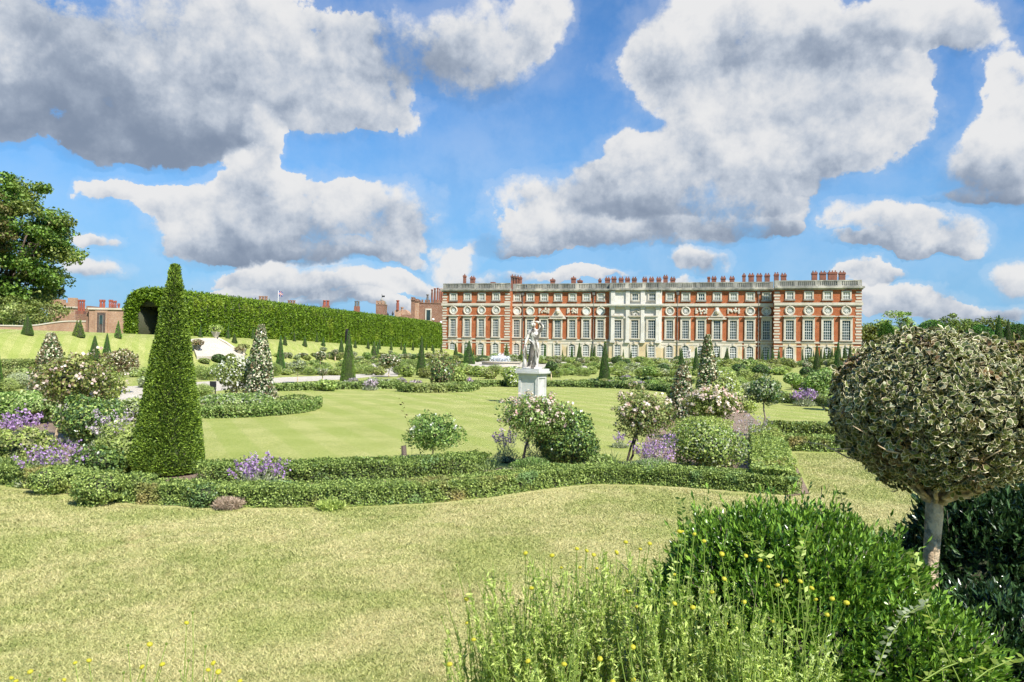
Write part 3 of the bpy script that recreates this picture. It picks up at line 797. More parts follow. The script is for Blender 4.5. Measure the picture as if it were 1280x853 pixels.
def spikyplant_mesh(name, stems, w, h, leafm, flowm, seed=0, leaf=0.05, lw=0.16, flow=0.03, nf=16, nl=22, ftop=0.28, lean=0.5, flowfrac=1.0):
    """mound of stems with narrow leaves, petals crowded at the stem ends: returns (foliage mesh, blossom mesh)"""
    r = np.random.default_rng(seed)
    L = []; O = []; Fp = []
    k = stems*30; a = r.random(k)*2*PI; q = np.sqrt(r.random(k)); zz = np.abs(r.normal(size=k))*h*0.16*(1.2-q*q)+r.random(k)*h*0.12
    L.append(np.stack([np.cos(a)*q*w*0.42, np.sin(a)*q*w*0.42, zz], 1)); O.append(np.stack([np.cos(a), np.sin(a), 1.4+0*a], 1))
    for i in range(stems):
        a = r.random()*2*PI; q = math.sqrt(r.random())
        bx, by = math.cos(a)*q*w*0.22, math.sin(a)*q*w*0.22
        hh = h*(0.62+0.38*r.random())*(1-0.25*q*q); tx, ty = math.cos(a)*q*w*0.5, math.sin(a)*q*w*0.5
        t = r.random(nl)**0.8; p = np.stack([bx+(tx-bx)*t**(1+lean), by+(ty-by)*t**(1+lean), hh*t], 1)
        L.append(p); O.append(np.tile([tx*1.3, ty*1.3, 0.8*h], (nl, 1)))
        if r.random() < flowfrac:
            t = 1-ftop*r.random(nf); p = np.stack([bx+(tx-bx)*t**(1+lean), by+(ty-by)*t**(1+lean), hh*t], 1)+r.normal(size=(nf, 3))*flow*0.55
            Fp.append(p)
    c = np.vstack(L); o = unit(np.vstack(O))
    core = blob_core(w*0.26, h*0.14)
    fm = np_mesh(name, spikes(c, o, leaf, lw, 0.7, 0.2), 4, [leafm, TW], None, None, core)
    bm = None
    if Fp:
        c = np.vstack(Fp); bm = np_mesh(name+'_blossom', leaf_quads(c, unit(r.normal(size=c.shape)), flow, 0.9, 1.0), 4, [flowm])
    return fm, bm

def blob_core(r, h, mi=1):
    mb = MB(); mb.lathe([(r, 0), (r*0.95, h*0.4), (r*0.6, h*0.8), (0.02, h)], n=10); return (mb.v, mb.f, [mi]*len(mb.f))

def ribbons(name, n, w, h, width, m, seed=0, droop=0.5, k=5):
    """strap leaves arching from the base"""
    r = np.random.default_rng(seed); V = []
    for i in range(n):
        a = r.random()*2*PI; s = r.random(); L = h*(0.7+0.5*r.random()); rad = w*0.5*(0.3+0.8*s)
        d = np.array([math.cos(a), math.sin(a), 0]); b = np.array([-math.sin(a), math.cos(a), 0])*width/2
        base = np.array([r.normal()*w*0.08, r.normal()*w*0.08, 0])
        P = [base+d*rad*(t**1.5)+np.array([0, 0, L*(t-droop*s*t**2.5)]) for t in np.linspace(0, 1, k)]
        ws = [1, 1, 0.9, 0.6, 0.08]
        for j in range(k-1):
            V += [P[j]-b*ws[j], P[j]+b*ws[j], P[j+1]+b*ws[j+1], P[j+1]-b*ws[j+1]]
    return np_mesh(name, np.array(V), 4, [m])

def mobj(name, me, parent=None, loc=None):
    o = link(bpy.data.objects.new(name, me), parent)
    if loc is not None: o.location = loc
    return o

# ------------------------------------------------------------------ labels of the many repeated plants
REG = []                       # (object, look, photo x)
LAND = [(0, 'the photo edge'), (128, 'the brick door'), (210, 'the yew column'), (267, 'the stone ramp'), (325, 'the variegated spire'), (435, 'the tunnel window yew'),
        (553, 'the tunnel end'), (625, 'the fountain'), (664, 'the statue'), (755, 'the solitary yew'), (794, 'the palace centre'), (883, 'the variegated cone'),
        (955, 'the slim standard'), (1006, 'the wallflower'), (1072, 'the palace corner'), (1178, 'the holly ball')]
ORD = ['nearest', 'second', 'third', 'fourth', 'fifth', 'sixth', 'seventh', 'eighth', 'ninth', 'tenth', 'eleventh', 'twelfth', 'thirteenth', 'fourteenth', 'fifteenth', 'sixteenth', 'seventeenth', 'eighteenth', 'nineteenth', 'twentieth']
def reg(o, look, cat, px, group):
    o['category'] = cat; o['group'] = group; REG.append((o, look, px))
def finish_labels():
    by = {}
    for o, look, px in REG:
        i = min(range(len(LAND)), key=lambda k: abs(LAND[k][0]-px))
        side = 1 if px >= LAND[i][0] else -1
        j = i+side
        if j < 0 or j >= len(LAND): side = -side; j = i+side
        by.setdefault((look, i, side), []).append((abs(px-LAND[i][0]), o, j))
    for (look, i, side), lst in by.items():
        lst.sort(key=lambda t: t[0])
        for k, (d, o, j) in enumerate(lst):
            if len(lst) == 1: o['label'] = f"{look}, between {LAND[i][1]} and {LAND[j][1]}"
            else: o['label'] = f"{look}, {ORD[k]} from {LAND[i][1]} towards {LAND[j][1]}"

# ------------------------------------------------------------------ clipped hedges
def resample(pts, step=0.1):
    P = [np.array(p[:2], float) for p in pts]; out = [P[0]]
    for a, b in zip(P[:-1], P[1:]):
        n = max(1, int(np.linalg.norm(b-a)/step))
        for k in range(1, n+1): out.append(a+(b-a)*k/n)
    return np.array(out)

def smooth(P, it=6):
    for _ in range(it):
        Q = P.copy(); Q[1:-1] = (P[:-2]+P[1:-1]*2+P[2:])/4; P = Q
    return P

def hedge(name, px_pts, width, height, size, mats, label, side=1, cover=2.0, frac=None, lump=0.05, seed=0, raw=None, z0=0.0, group=None, cat='hedge', mode='leaf', aspect=0.62):
    P = smooth(resample([G(*p) for p in px_pts] if raw is None else raw, 0.12), 12)
    T = np.gradient(P, axis=0); T = T/np.maximum(np.linalg.norm(T, axis=1, keepdims=True), 1e-6)
    Nn = np.stack([-T[:, 1], T[:, 0]], 1)*side            # away from the front edge
    seg = np.linalg.norm(np.diff(P, axis=0), axis=1); S = np.concatenate([[0], np.cumsum(seg)]); tot = S[-1]
    area = tot*(2*height+width)+2*width*height
    n = int(area*cover/(size*size*aspect/2))
    s = rng.random(n)*(tot+width*0.8)-width*0.4
    over = np.where(s < 0, s, np.where(s > tot, s-tot, 0.0)); sc_ = np.clip(s, 0, tot)
    bx = np.interp(sc_, S, P[:, 0]); by = np.interp(sc_, S, P[:, 1]); tx = np.interp(sc_, S, T[:, 0]); ty = np.interp(sc_, S, T[:, 1])
    nx, ny = np.interp(sc_, S, Nn[:, 0]), np.interp(sc_, S, Nn[:, 1])
    pr = rng.random(n)*(2*height+width)
    f = np.where(pr < height, 0, np.where(pr < height+width, 1, 2))
    w = np.where(f == 0, 0.0, np.where(f == 1, pr-height, width)); z = np.where(f == 0, pr, np.where(f == 1, height, pr-height-width))
    ends = (np.abs(over) > 0); endk = np.abs(over)/(width*0.4)
    w = np.where(ends, width/2+(w-width/2)*np.sqrt(np.clip(1-endk**2, 0, 1)), w)
    # soft shoulders
    rad = min(0.3*width, 0.35*height)
    edge = np.minimum(w, width-w); z = np.where((f == 1) & (edge < rad), height-(1-np.sqrt(np.clip(1-(1-edge/rad)**2, 0, 1)))*rad*0.6, z)
    out = np.stack([np.where(f == 0, -nx, np.where(f == 2, nx, 0)), np.where(f == 0, -ny, np.where(f == 2, ny, 0)), np.where(f == 1, 1.0, 0.15)], 1)
    out[ends] += np.stack([tx, ty, 0*tx], 1)[ends]*np.sign(over[ends])[:, None]
    c = np.stack([bx+nx*w+tx*over, by+ny*w+ty*over, z], 1)
    k = wob(c, seed, 7, 5.5/max(height, 0.3)**0.5)
    k2 = wob(c, seed+9, 12, 1.1/size)
    c = c + out*(k*lump+k2*size*1.5-size*0.5-np.abs(rng.normal(size=n))*size*0.9)[:, None]
    c = c + out*(np.maximum(0, rng.normal(size=n)-2.2)*size*1.4)[:, None]
    c[:, 2] = np.maximum(c[:, 2], 0.01)+z0
    v = leaf_quads(c, out, size, aspect, 0.9) if mode == 'leaf' else spikes(c, out, size, aspect)
    mi = np.zeros(n, int) if frac is None else rng.choice(len(frac), n, p=frac)
    # woody inside, coloured dark for the shade between leaves
    ins = min(0.035+size*1.8, width*0.22); Vc = []; Fc = []; Q = P[::3] if len(P) > 12 else P; Nq = Nn[::3] if len(P) > 12 else Nn
    for p, q in zip(Q, Nq):
        a, b = p+q*ins, p+q*(width-ins); Vc += [(a[0], a[1], z0), (a[0], a[1], z0+height-ins), (b[0], b[1], z0+height-ins), (b[0], b[1], z0)]
    for i in range(len(Q)-1):
        for j in range(3): Fc.append((i*4+j, i*4+j+1, i*4+4+j+1, i*4+4+j))
    Fc += [(0, 1, 2, 3), tuple(len(Vc)-4+j for j in (3, 2, 1, 0))]
    me = np_mesh(name, v, 4, mats+[TW], mi, None, (Vc, Fc, [len(mats)]*len(Fc)))
    o = mobj(name, me); tag(o, label, cat, group); return o

GB = 'clipped box hedges edging the beds'
# the long border in front of the camera
FRONT = [(92, 621), (130, 627), (176, 632), (249, 634.6), (300, 636.7), (382, 636), (443, 634), (535, 630.6), (620, 621.5), (672, 613), (744, 605), (780, 606), (850, 609), (905, 614), (985, 620)]
hedge('box_hedge', FRONT, 0.42, 0.235, 0.024, [LM['box']], 'long low box hedge curving along the front lawn', cover=2.2, seed=1, group=GB)
hedge('box_hedge', [(-40, 600), (0, 608), (35, 614), (66, 618)], 0.46, 0.25, 0.024, [LM['box']], 'short box hedge at the front, ending at the gap before the big yew', cover=2.2, seed=2, group=GB)
hedge('box_hedge', [(258, 608), (330, 607), (443, 604), (535, 600), (606, 594)], 0.5, 0.27, 0.027, [LM['box'], LM['mid']], 'taller shaggy green hedge running behind the front hedge', cover=1.9, frac=[0.5, 0.5], lump=0.10, seed=3, group=GB)
hedge('box_hedge', [(996, 616), (990, 595), (982, 572), (972, 552)], 0.55, 0.32, 0.030, [LM['box'], LM['lime']], 'broad yellowing hedge turning back towards the palace beside the earth strip', cover=1.9, frac=[0.65, 0.35], lump=0.07, seed=4, group=GB)
hedge('box_hedge', [(975, 549), (1010, 550), (1075, 553)], 0.6, 0.34, 0.04, [LM['mid'], LM['box']], 'dark green hedge behind the lower one beside the holly ball', cover=1.8, frac=[0.6, 0.4], lump=0.07, seed=5, group=GB)
hedge('box_hedge', [(988, 565), (1020, 565.5), (1080, 567)], 0.5, 0.28, 0.035, [LM['box']], 'lower olive hedge bordering the side lawn near the holly ball', cover=1.8, seed=6, group=GB)
hedge('box_hedge', [(235, 524), (300, 523.5), (360, 519.5), (392, 515), (403, 509)], 0.75, 0.30, 0.05, [LM['boxfar'], LM['mid']], 'rounded hedge arc with leafy top beside the variegated spire', cover=1.9, frac=[0.6, 0.4], lump=0.08, seed=7, group=GB)
hedge('box_hedge', [(335, 490), (380, 488.6), (440, 487), (500, 486.5)], 0.8, 0.32, 0.08, [LM['boxfar']], 'straight low hedge under the yew by the pale path', cover=1.8, seed=8, group=GB)
hedge('box_hedge', [(496, 490), (515, 491.5), (560, 491.5), (592, 490), (600, 487)], 1.0, 0.36, 0.08, [LM['boxfar']], 'dark crescent hedge at the far edge of the round lawn near the statue', cover=1.8, seed=9, group=GB)
hedge('box_hedge', [(596, 484.5), (632, 483.5), (690, 483.8), (738, 485)], 0.7, 0.32, 0.085, [LM['boxfar']], 'thin low hedge passing behind the statue pedestal', cover=1.7, seed=10, group=GB)
hedge('box_hedge', [(738, 485), (782, 486.5)], 0.8, 0.36, 0.085, [LM['boxdk'], LM['boxfar']], 'short dark hedge at the foot of the solitary tall yew', cover=1.8, frac=[0.6, 0.4], seed=11, group=GB)
hedge('box_hedge', [(786, 487), (812, 488.5), (832, 490.5), (846, 493)], 0.6, 0.32, 0.08, [LM['boxdk'], LM['boxfar']], 'dark hedge curving off from the tall yew towards the variegated shrubs', cover=1.8, frac=[0.6, 0.4], seed=12, group=GB)
hedge('box_hedge', [(832, 499), (845, 501.5)], 0.8, 0.40, 0.06, [LM['boxdk'], LM['boxfar']], 'squared dark hedge end behind the bronze variegated shrub', cover=1.8, frac=[0.5, 0.5], seed=13, group=GB)
hedge('box_hedge', [(960, 503), (1000, 506), (1052, 511)], 0.8, 0.40, 0.06, [LM['boxfar'], LM['soft']], 'hedge edging the far lawn under the mauve wallflower', cover=1.8, frac=[0.5, 0.5], seed=14, group=GB)
hedge('box_hedge', [(-15, 475.5), (20, 474.5), (48, 474)], 1.2, 0.5, 0.09, [LM['boxfar']], 'low hedge behind the small sign at the photo edge', cover=1.8, seed=15, group=GB)
hedge('box_hedge', [(-15, 465.5), (20, 465), (48, 464.5)], 1.2, 0.8, 0.10, [LM['soft'], LM['boxfar']], 'upper grey-green hedge below the grass bank at the photo edge', cover=1.8, frac=[0.5, 0.5], seed=16, group=GB)
for i, (a, b, h, nm) in enumerate((((765, 479.5), (868, 480), 0.35, 'middle'), ((700, 457.5), (768, 458), 0.35, 'dark'), ((768, 458), (860, 459), 0.35, 'farther'), ((440, 455.5), (545, 453.5), 0.5, 'tunnel'))):
    hedge('box_hedge', [a, ((a[0]+b[0])/2, (a[1]+b[1])/2), b], 1.6, h, 0.16, [LM['boxfar'], LM['boxdk']], ['thin hedge line behind the curving dark hedge near the tall yew', 'low hedge line along the transverse gravel walk beside the tall yew', 'low hedge line in front of the stone palace centre', 'low hedge line under the grass bank of the hedge tunnel'][i], cover=1.7, frac=[0.6, 0.4], seed=17+i, group=GB)
sheet('soil_bed', [(60, 612), (92, 620), (250, 630), (440, 629), (620, 616), (744, 601), (850, 604), (985, 614), (972, 552), (940, 532), (870, 522), (812, 530), (800, 576), (740, 582), (660, 582), (610, 588), (440, 592), (258, 598), (200, 545), (150, 512), (40, 520), (-60, 530), (-60, 590)], 0.006, MT['soil'])
sheet('soil_strip', [(985, 622), (1012, 618), (1003, 600), (988, 566), (975, 550), (970, 552)], 0.011, MT['soil'])
sheet('soil_bed', [(232, 520), (330, 519), (398, 510), (398, 503), (345, 501), (245, 505)], 0.006, MT['soil'])
sheet('soil_bed', [(835, 540), (860, 520), (930, 512), (960, 540), (950, 560)], 0.010, MT['soil'])
sheet('soil_bed', [(500, 488), (598, 487.5), (600, 480), (500, 481)], 0.006, MT['soil'])
# ------------------------------------------------------------------ yews
def spot(px, py, dmax=150): return G(px, py, dmax)
def yew_size(px, base, top, dmax=150):
    x, y, z = spot(px, base, dmax); zt = at_depth(px, top, y)[2]
    return x, y, z, zt-z
# the big front column
x, y, z, h = yew_size(209, 592, 331)
x = at_depth(212, 460, y)[0]
t = empty('yew_column', (x, y, 0), 'tall tapering yew column with a ragged flat top in the front bed', 'yew tree')
mobj('crown', cone_mesh('yew_column_crown', 82000, 0.475, 0.048, h-0.05, 0.036, [LM['yew']], 0.34, 0.55, 0.035, 0.04, True), t)
t.rotation_euler = (0, R(0.9), 0)
mb = MB(); mb.tube([(0, 0, 0), (0, 0, 1.0), (0, 0, h*0.8)], [0.09, 0.07, 0.02], 8); mb.build('trunk', MT['dkbark'], t)

Y_hi = cone_mesh('yew_crown', 9000, 0.5, 0.05, 1.0, 0.030, [LM['yewfar']], 0.45, 0.5, 0.02)
Y_lo = cone_mesh('yew_crown_far', 1100, 0.5, 0.04, 1.0, 0.075, [LM['yewfar']], 0.6, 0.5, 0.03)
mb = MB(); mb.tube([(0, 0, -0.02), (0, 0, 0.5)], [0.05, 0.03], 6); TRK = mb.mesh('yew_trunk', MT['dkbark'])
YG = 'clipped yew cones standing about the garden'
def yew(px, base, top, hw, look='clipped yew cone', dmax=150):
    x, y, z, h = yew_size(px, base, top, dmax)
    w = 2*hw*mpp(y)*(1.22 if h*F/y < 30 else 1.0)
    big = h*F/y > 22
    o = mobj('yew_cone', Y_hi if big else Y_lo); o.location = (x, y, z-0.02); o.scale = (w, w, h); o.rotation_euler = (0, 0, rng.random()*6.28)
    reg(o, look, 'yew tree', px, YG)
for a in [(-5, 491, 428, 9), (435, 479.5, 414, 10.5), (526.5, 469.5, 420, 6.8), (755.5, 480, 427, 8.2), (350, 467, 420, 7), (586, 455.5, 426.5, 6.6), (870, 470, 434.5, 5.5), (1021, 469, 432, 6.2), (1047.5, 466, 428.5, 6.5)]:
    yew(*a, look='large clipped yew cone')
for a in [(118, 450, 420, 6.2), (133.5, 445, 417, 4.6), (426.5, 442, 423, 3.2), (467.5, 447, 427, 4.3), (471.8, 447, 428, 2.2), (505.5, 448, 430, 3), (569.5, 447, 429.5, 3), (603, 445, 434, 1.6), (633, 449, 430, 3.4), (651.5, 446, 433, 1.6), (657.5, 446, 433, 1.6),
          (681, 447, 431, 1.8), (703, 448, 438, 1.5), (714.7, 449.5, 434, 2.1), (724, 454, 429, 3.8), (739, 446, 431, 1.6), (742.7, 446, 431, 2.2), (779, 448, 437, 1.6), (788.5, 448, 437, 1.6), (808, 448, 437, 1.4), (851.5, 458, 435.5, 3.6), (874, 449, 438, 1.5),
          (898.5, 453, 437, 1.6), (908.5, 451, 435, 3.6), (953, 448, 438, 1.9), (966, 448, 436, 2.5), (973.5, 448, 435, 2.1), (542, 446, 432, 1.6), (592, 447, 435, 1.4), (581, 447, 429, 1.5), (960, 448, 437, 1.5)]:
    yew(*a, look='small clipped yew cone', dmax=152)
for a in [(34.3, 419, 393, 6), (96, 421, 401, 4.2), (99.7, 421.5, 400, 5), (147.5, 423.5, 401.5, 3.8), (250.5, 422, 406.5, 2.3), (285, 423.5, 407, 2.4), (316, 424, 410, 2.3), (293, 429.5, 417, 3), (356, 432, 419, 2.6), (368, 427, 414, 1.8), (381, 433.5, 420, 2.6), (404, 433.5, 421, 2.4),
          (396, 428, 415, 1.8), (444, 435.5, 425, 2), (460, 436.5, 425, 2), (474, 437, 424, 1.9), (489, 438, 426, 1.8), (487.5, 432, 422, 1.3), (501.5, 438, 427, 1.5), (516, 438.5, 428, 1.5), (513.5, 434, 424, 1.2), (455, 431, 420, 1.3), (540.5, 439, 430, 1.5), (551.5, 439, 429, 1.4), (533, 438.5, 429, 1.3)]:
    yew(*a, look='terrace yew cone', dmax=158)
for i, (px, top, hw) in enumerate([(1003.5, 441.5, 1.5), (1007, 442, 1.4), (1010, 440, 1.4), (1013.5, 439.5, 1.4), (1017, 438.5, 1.4), (1026, 436, 1.6), (1030.5, 436, 1.7), (1035.5, 435.5, 1.7), (1040, 434.5, 1.8), (1044.2, 433.5, 1.9), (1056, 432, 2.4), (1062.7, 430.5, 2.8)]):
    yew(px, 450-(px-1003)*0.06, top, hw, look='bank-top yew cone', dmax=128-(px-1003)*0.5)
for a in [(1248.5, 427, 394, 6), (1260.3, 427, 399.5, 4.8), (1215, 422, 402.5, 3.4)]:
    yew(*a, look='dark yew cone above the holly ball', dmax=75)

# ------------------------------------------------------------------ the clipped hedge tunnel on the terrace
def uv(u, v, z): return np.stack([u+SL*v, v, z], -1)
def tunnel():
    ua, ub, v0, v1, zt = -60.6, -66.4, 84.5, 169.0, 8.35
    zb = 2.9; n1, n2, n3 = 62000, 26000, 9000
    C = []; O = []
    ax = unit(np.array([[SL, 1, 0]]))[0]; sd_ = np.array([1.0, -SL, 0]); sd_ /= np.linalg.norm(sd_)
    v = v0+(v1-v0)*rng.random(n1)**1.0; z = zb-0.6+(zt-zb+0.4)*rng.random(n1)
    col_ = np.sin(v*2*PI/2.35+0.6*np.sin(v*0.7)); bul = 0.22*np.abs(col_)+0.10*wob(np.stack([v*0.8, z*1.2, z*0], 1), 4, 6, 1.0)
    top = np.clip((z-(zt-1.9))/1.9, 0, 1); inset = 1.7*(1-np.sqrt(np.clip(1-top**2, 0, 1)))*0.8
    C.append(uv(ua+bul-inset, v, z)); O.append(sd_[None]*(1-top*0.6)[:, None]+np.array([0, 0, 1])*(0.1+top*0.7)[:, None])
    v = v0+(v1-v0)*rng.random(n2); q = rng.random(n2); u = ua-0.6+(ub-ua+1.2)*q
    C.append(uv(u, v, zt-0.1-1.9*(1-np.sqrt(np.clip(1-np.clip(1-np.minimum(q, 1-q)*2.6, 0, 1)**2, 0, 1)))+0.10*np.sin(v*2*PI/2.35)+0.12*rng.normal(size=n2))); O.append(np.tile([0, 0, 1.0], (n2, 1)))
    # near end with its arched mouth
    k = 0; cu, hw_, zs = -63.7, 1.35, 5.3
    u = ub+(ua-ub)*rng.random(n3*3); z = zb-0.4+(zt-zb+0.3)*rng.random(n3*3)
    du = np.abs(u-cu); mouth = (du < hw_) & ((z < zs) | (((u-cu)/hw_)**2+((z-zs)/1.7)**2 < 1))
    r_ = 2.0; e = np.minimum(u-ub, ua-u); cut = (z > zt-0.1-2.2*(1-np.sqrt(np.clip(1-np.clip(1-e/r_, 0, 1)**2, 0, 1))))
    keep = ~mouth & ~cut; u, z = u[keep], z[keep]
    C.append(uv(u, np.full(len(u), v0)+0.15*rng.normal(size=len(u)), z)); O.append(np.tile(-ax, (len(u), 1)))
    # far end and the garden-side return
    u = ub+(ua-ub)*rng.random(4000); z = zb-0.4+(zt-zb+0.2)*rng.random(4000)
    C.append(uv(u, np.full(4000, v1)+0.1*rng.normal(size=4000), z)); O.append(np.tile(ax, (4000, 1)))
    c = np.vstack(C)+rng.normal(size=(sum(len(a) for a in C), 3))*0.05; o = np.vstack(O)
    c = c+o*(np.maximum(0, rng.normal(size=len(c))-1.6)*0.12)[:, None]
    vv = spikes(c, o, 0.27, 0.5, 0.55, 0.1)
    mb = MB()
    def sl(u0, u1, w0, w1, z0, z1):
        p = [uv(np.array(a), np.array(b), np.array(0.0)) for a, b in ((u0, w0), (u1, w0), (u1, w1), (u0, w1))]
        mb.slab([(q[0], q[1]) for q in p], z0, z1)
    sl(ub+0.15, cu-hw_-0.1, v0+0.2, v1-0.2, 1.8, zt-2.0); sl(cu+hw_+0.1, ua-0.12, v0+0.2, v1-0.2, 1.8, zt-0.9)  # dark core walls carry the mouth's shade in their colour
    sl(ub+0.7, ua-0.7, v0+0.25, v1-0.25, 6.3, 7.3); sl(ub+1.3, ua-1.3, v0+0.25, v1-0.25, 7.3, zt-0.3); sl(cu-hw_-0.1, cu+hw_+0.1, v1-1.2, v1-0.4, 1.8, 7.35)
    me = np_mesh('hedge_tunnel', vv, 4, [LM['elm'], TW], None, None, (mb.v, mb.f, [1]*len(mb.f)))
    o = mobj('hedge_tunnel', me); tag(o, 'long tall hedge tunnel of clipped elm with a dark arched mouth', 'hedge')
    # black panel on its flank, painting the shade of a low window opening
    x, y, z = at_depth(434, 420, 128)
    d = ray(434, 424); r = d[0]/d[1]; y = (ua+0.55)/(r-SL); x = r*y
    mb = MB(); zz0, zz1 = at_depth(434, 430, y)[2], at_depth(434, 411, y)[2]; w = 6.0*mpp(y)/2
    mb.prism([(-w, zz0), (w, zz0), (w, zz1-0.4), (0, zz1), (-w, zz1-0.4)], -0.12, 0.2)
    q = mb.build('opening_shade_panel', MT['black'], o); q.location = (x, y, 0); q.rotation_euler = (0, 0, math.atan2(-SL, 1)+R(90)); q.rotation_euler = (0, 0, math.atan2(1, SL))
tunnel()

# ------------------------------------------------------------------ trees
def limb(mb, a, b, r0, r1, sag=0.0, n=5, wig=0.05, seed=0):
    r = random.Random(seed); a, b = Vector(a), Vector(b); L = (b-a).length; pts = []
    for k in range(n+1):
        t = k/n; p = a.lerp(b, t)+Vector((0, 0, sag*math.sin(PI*t)*L))
        if 0 < k < n: p += Vector((r.uniform(-1, 1), r.uniform(-1, 1), r.uniform(-1, 1)))*wig*L
        pts.append(p)
    mb.tube(pts, [r0+(r1-r0)*k/n for k in range(n+1)], 7)

def big_tree(base, cen, R3, nclump, leaves, size, mats, frac, label, name='broadleaf_tree', clr=2.2, seed=1, group=None, trunk_r=0.7, bark='dkbark', wb=0.18):
    r = np.random.default_rng(seed)
    t = empty(name, base, label, 'tree', group)
    base = np.array(base); cen = np.array(cen)-base; R3 = np.array(R3)
    d = unit(r.normal(size=(nclump, 3))); rad = 0.45+0.55*r.random(nclump)**0.45
    cl = cen+d*rad[:, None]*R3*(1+wb*wob(d, seed, 5, 2.5))[:, None]
    cl = cl[cl[:, 2] > cen[2]-R3[2]*0.93]
    V = []; M = []
    for c in cl:
        k = int(leaves*(0.6+0.8*r.random())); rr = clr*(0.6+0.8*r.random())
        p, nn = blob_pts(k, rr, rr, rr*0.55, int(r.integers(999)), 0.2, 0.6, 3)
        p = p+c; V.append(leaf_quads(p, nn*0.5+np.array([0, 0, 0.6]), size, 0.7, 0.7))
        M.append(r.choice(len(frac), k, p=frac) if r.random() < 0.75 else np.full(k, int(r.integers(len(frac)))))
    mobj('crown', np_mesh(name+'_crown', np.vstack(V), 4, mats, np.concatenate(M)), t)
    mb = MB(); fork = np.array([cen[0]*0.15, 0, max(cen[2]-R3[2]*0.85, 0.8)])
    limb(mb, (0, 0, -0.2), fork, trunk_r, trunk_r*0.75, n=4, wig=0.02)
    for i in range(9):
        a = i*2.4; tgt = cen+np.array([math.cos(a)*R3[0]*0.45, math.sin(a)*R3[1]*0.45, R3[2]*(0.05+0.3*(i % 3)/2)])
        limb(mb, fork, tgt, trunk_r*0.42, trunk_r*0.14, 0.03, 5, 0.05, i)
        for j in range(4):
            near = cl[np.argsort(np.linalg.norm(cl-tgt, axis=1))[j*2]]
            limb(mb, tgt, near, trunk_r*0.14, trunk_r*0.04, 0.0, 4, 0.06, i*7+j)
    for c in cl[::2]:
        k = fork+(c-fork)*0.45; limb(mb, k, c, trunk_r*0.10, trunk_r*0.03, 0.02, 4, 0.05, int(abs(c[0]*10)))
    mb.build('trunk', MT[bark], t, True)
    return t
d0 = 108.0
bx = at_depth(-8, 412, d0); c0 = at_depth(-8, 308, d0)
big_tree((bx[0], d0, 3.0), c0, (11.4, 10.0, 11.2), 200, 400, 0.42, [LM['tree'], LM['mid']], [0.9, 0.1], 'huge spreading green tree with visible limbs beyond the garden wall', seed=5, clr=2.0)
bx = at_depth(-14, 412, 98); c0 = at_depth(-20, 292, 98)
big_tree((bx[0], 98, 3.0), c0, (3.2, 3.2, 5.6), 26, 240, 0.36, [LM['copper'], LM['tree']], [0.8, 0.2], 'brownish leafy tree overlapping the huge green tree at the photo edge', seed=8, clr=1.5, trunk_r=0.4)
BT = 'leafy bushes behind the garden wall'
for i, (px, py, rx, rz, d, lab) in enumerate([(52, 393, 2.9, 1.75, 97, 'light green bushy tree in front of the crenellated tower'), (22, 393, 2.4, 1.9, 99, 'light green bush beside the white cottage'), (2, 386, 2.2, 2.4, 101, 'olive bush at the photo edge above the wall')]):
    bx = at_depth(px, 412, d); c0 = at_depth(px, py, d)
    big_tree((bx[0], d, 3.0), c0, (rx, rx, rz), 26, 170, 0.26, [LM['soft'] if i != 2 else LM['mid'], LM['mid']], [0.7, 0.3], lab, 'bushy_tree', clr=0.9, seed=20+i, group=BT, trunk_r=0.18)
FT = 'distant trees beyond the palace corner'
for i, (px, py, rx, rz, d, lab) in enumerate([(1120, 413, 4.2, 4.6, 170, 'small bright green tree next to a yew dome near the palace corner'), (1096, 421, 4.6, 3.6, 180, 'low green tree touching the palace corner'), (1197, 414, 4.6, 3.8, 175, 'dark leafy tree between two yew domes'), (1240, 416, 6.5, 3.4, 180, 'low leafy tree behind the yew cones above the holly ball'), (1084, 427, 3.4, 3.0, 172, 'dark bush at the foot of the palace corner')]):
    bx = at_depth(px, 440, d); c0 = at_depth(px, py, d)
    big_tree((bx[0], d, 0.0), c0, (rx, rx, rz), 60, 90, 0.42, [LM['soft'] if i == 0 else LM['mid'], LM['mid']], [0.6, 0.4], lab, 'far_tree', clr=1.3, seed=40+i, group=FT, trunk_r=0.25, wb=0.05)
for i, (px, py, w, hh, d, lab) in enumerate([(1108, 404, 9, 24, 128, 'narrow domed yew with bright tree behind it'), (1165, 400.5, 21, 30, 125, 'broad domed yew, the highest of the domes'), (1224, 406.5, 18, 24, 126, 'domed yew behind the single small cone'), (1271, 405.5, 20, 26, 122, 'domed yew at the photo edge above the bank')]):
    x, y, z = at_depth(px, py, d); w *= mpp(d); hh *= mpp(d)
    t = empty('yew_dome', (x, y, z-hh), lab, 'topiary', 'domed yews beyond the bank')
    me = blob_mesh('yew_dome_crown', 9000, w, w, hh*0.9, 0.24, [LM['yewfar']], cz=hh*0.1, seed=i, lump=0.02, inner=0.05, mode='spk', core=0.92, aspect=0.5, rag=0.1)
    mobj('crown', me, t)
    mb = MB(); mb.tube([(0, 0, -3), (0, 0, 0.3*hh)], 0.25, 6); mb.build('trunk', MT['dkbark'], t)

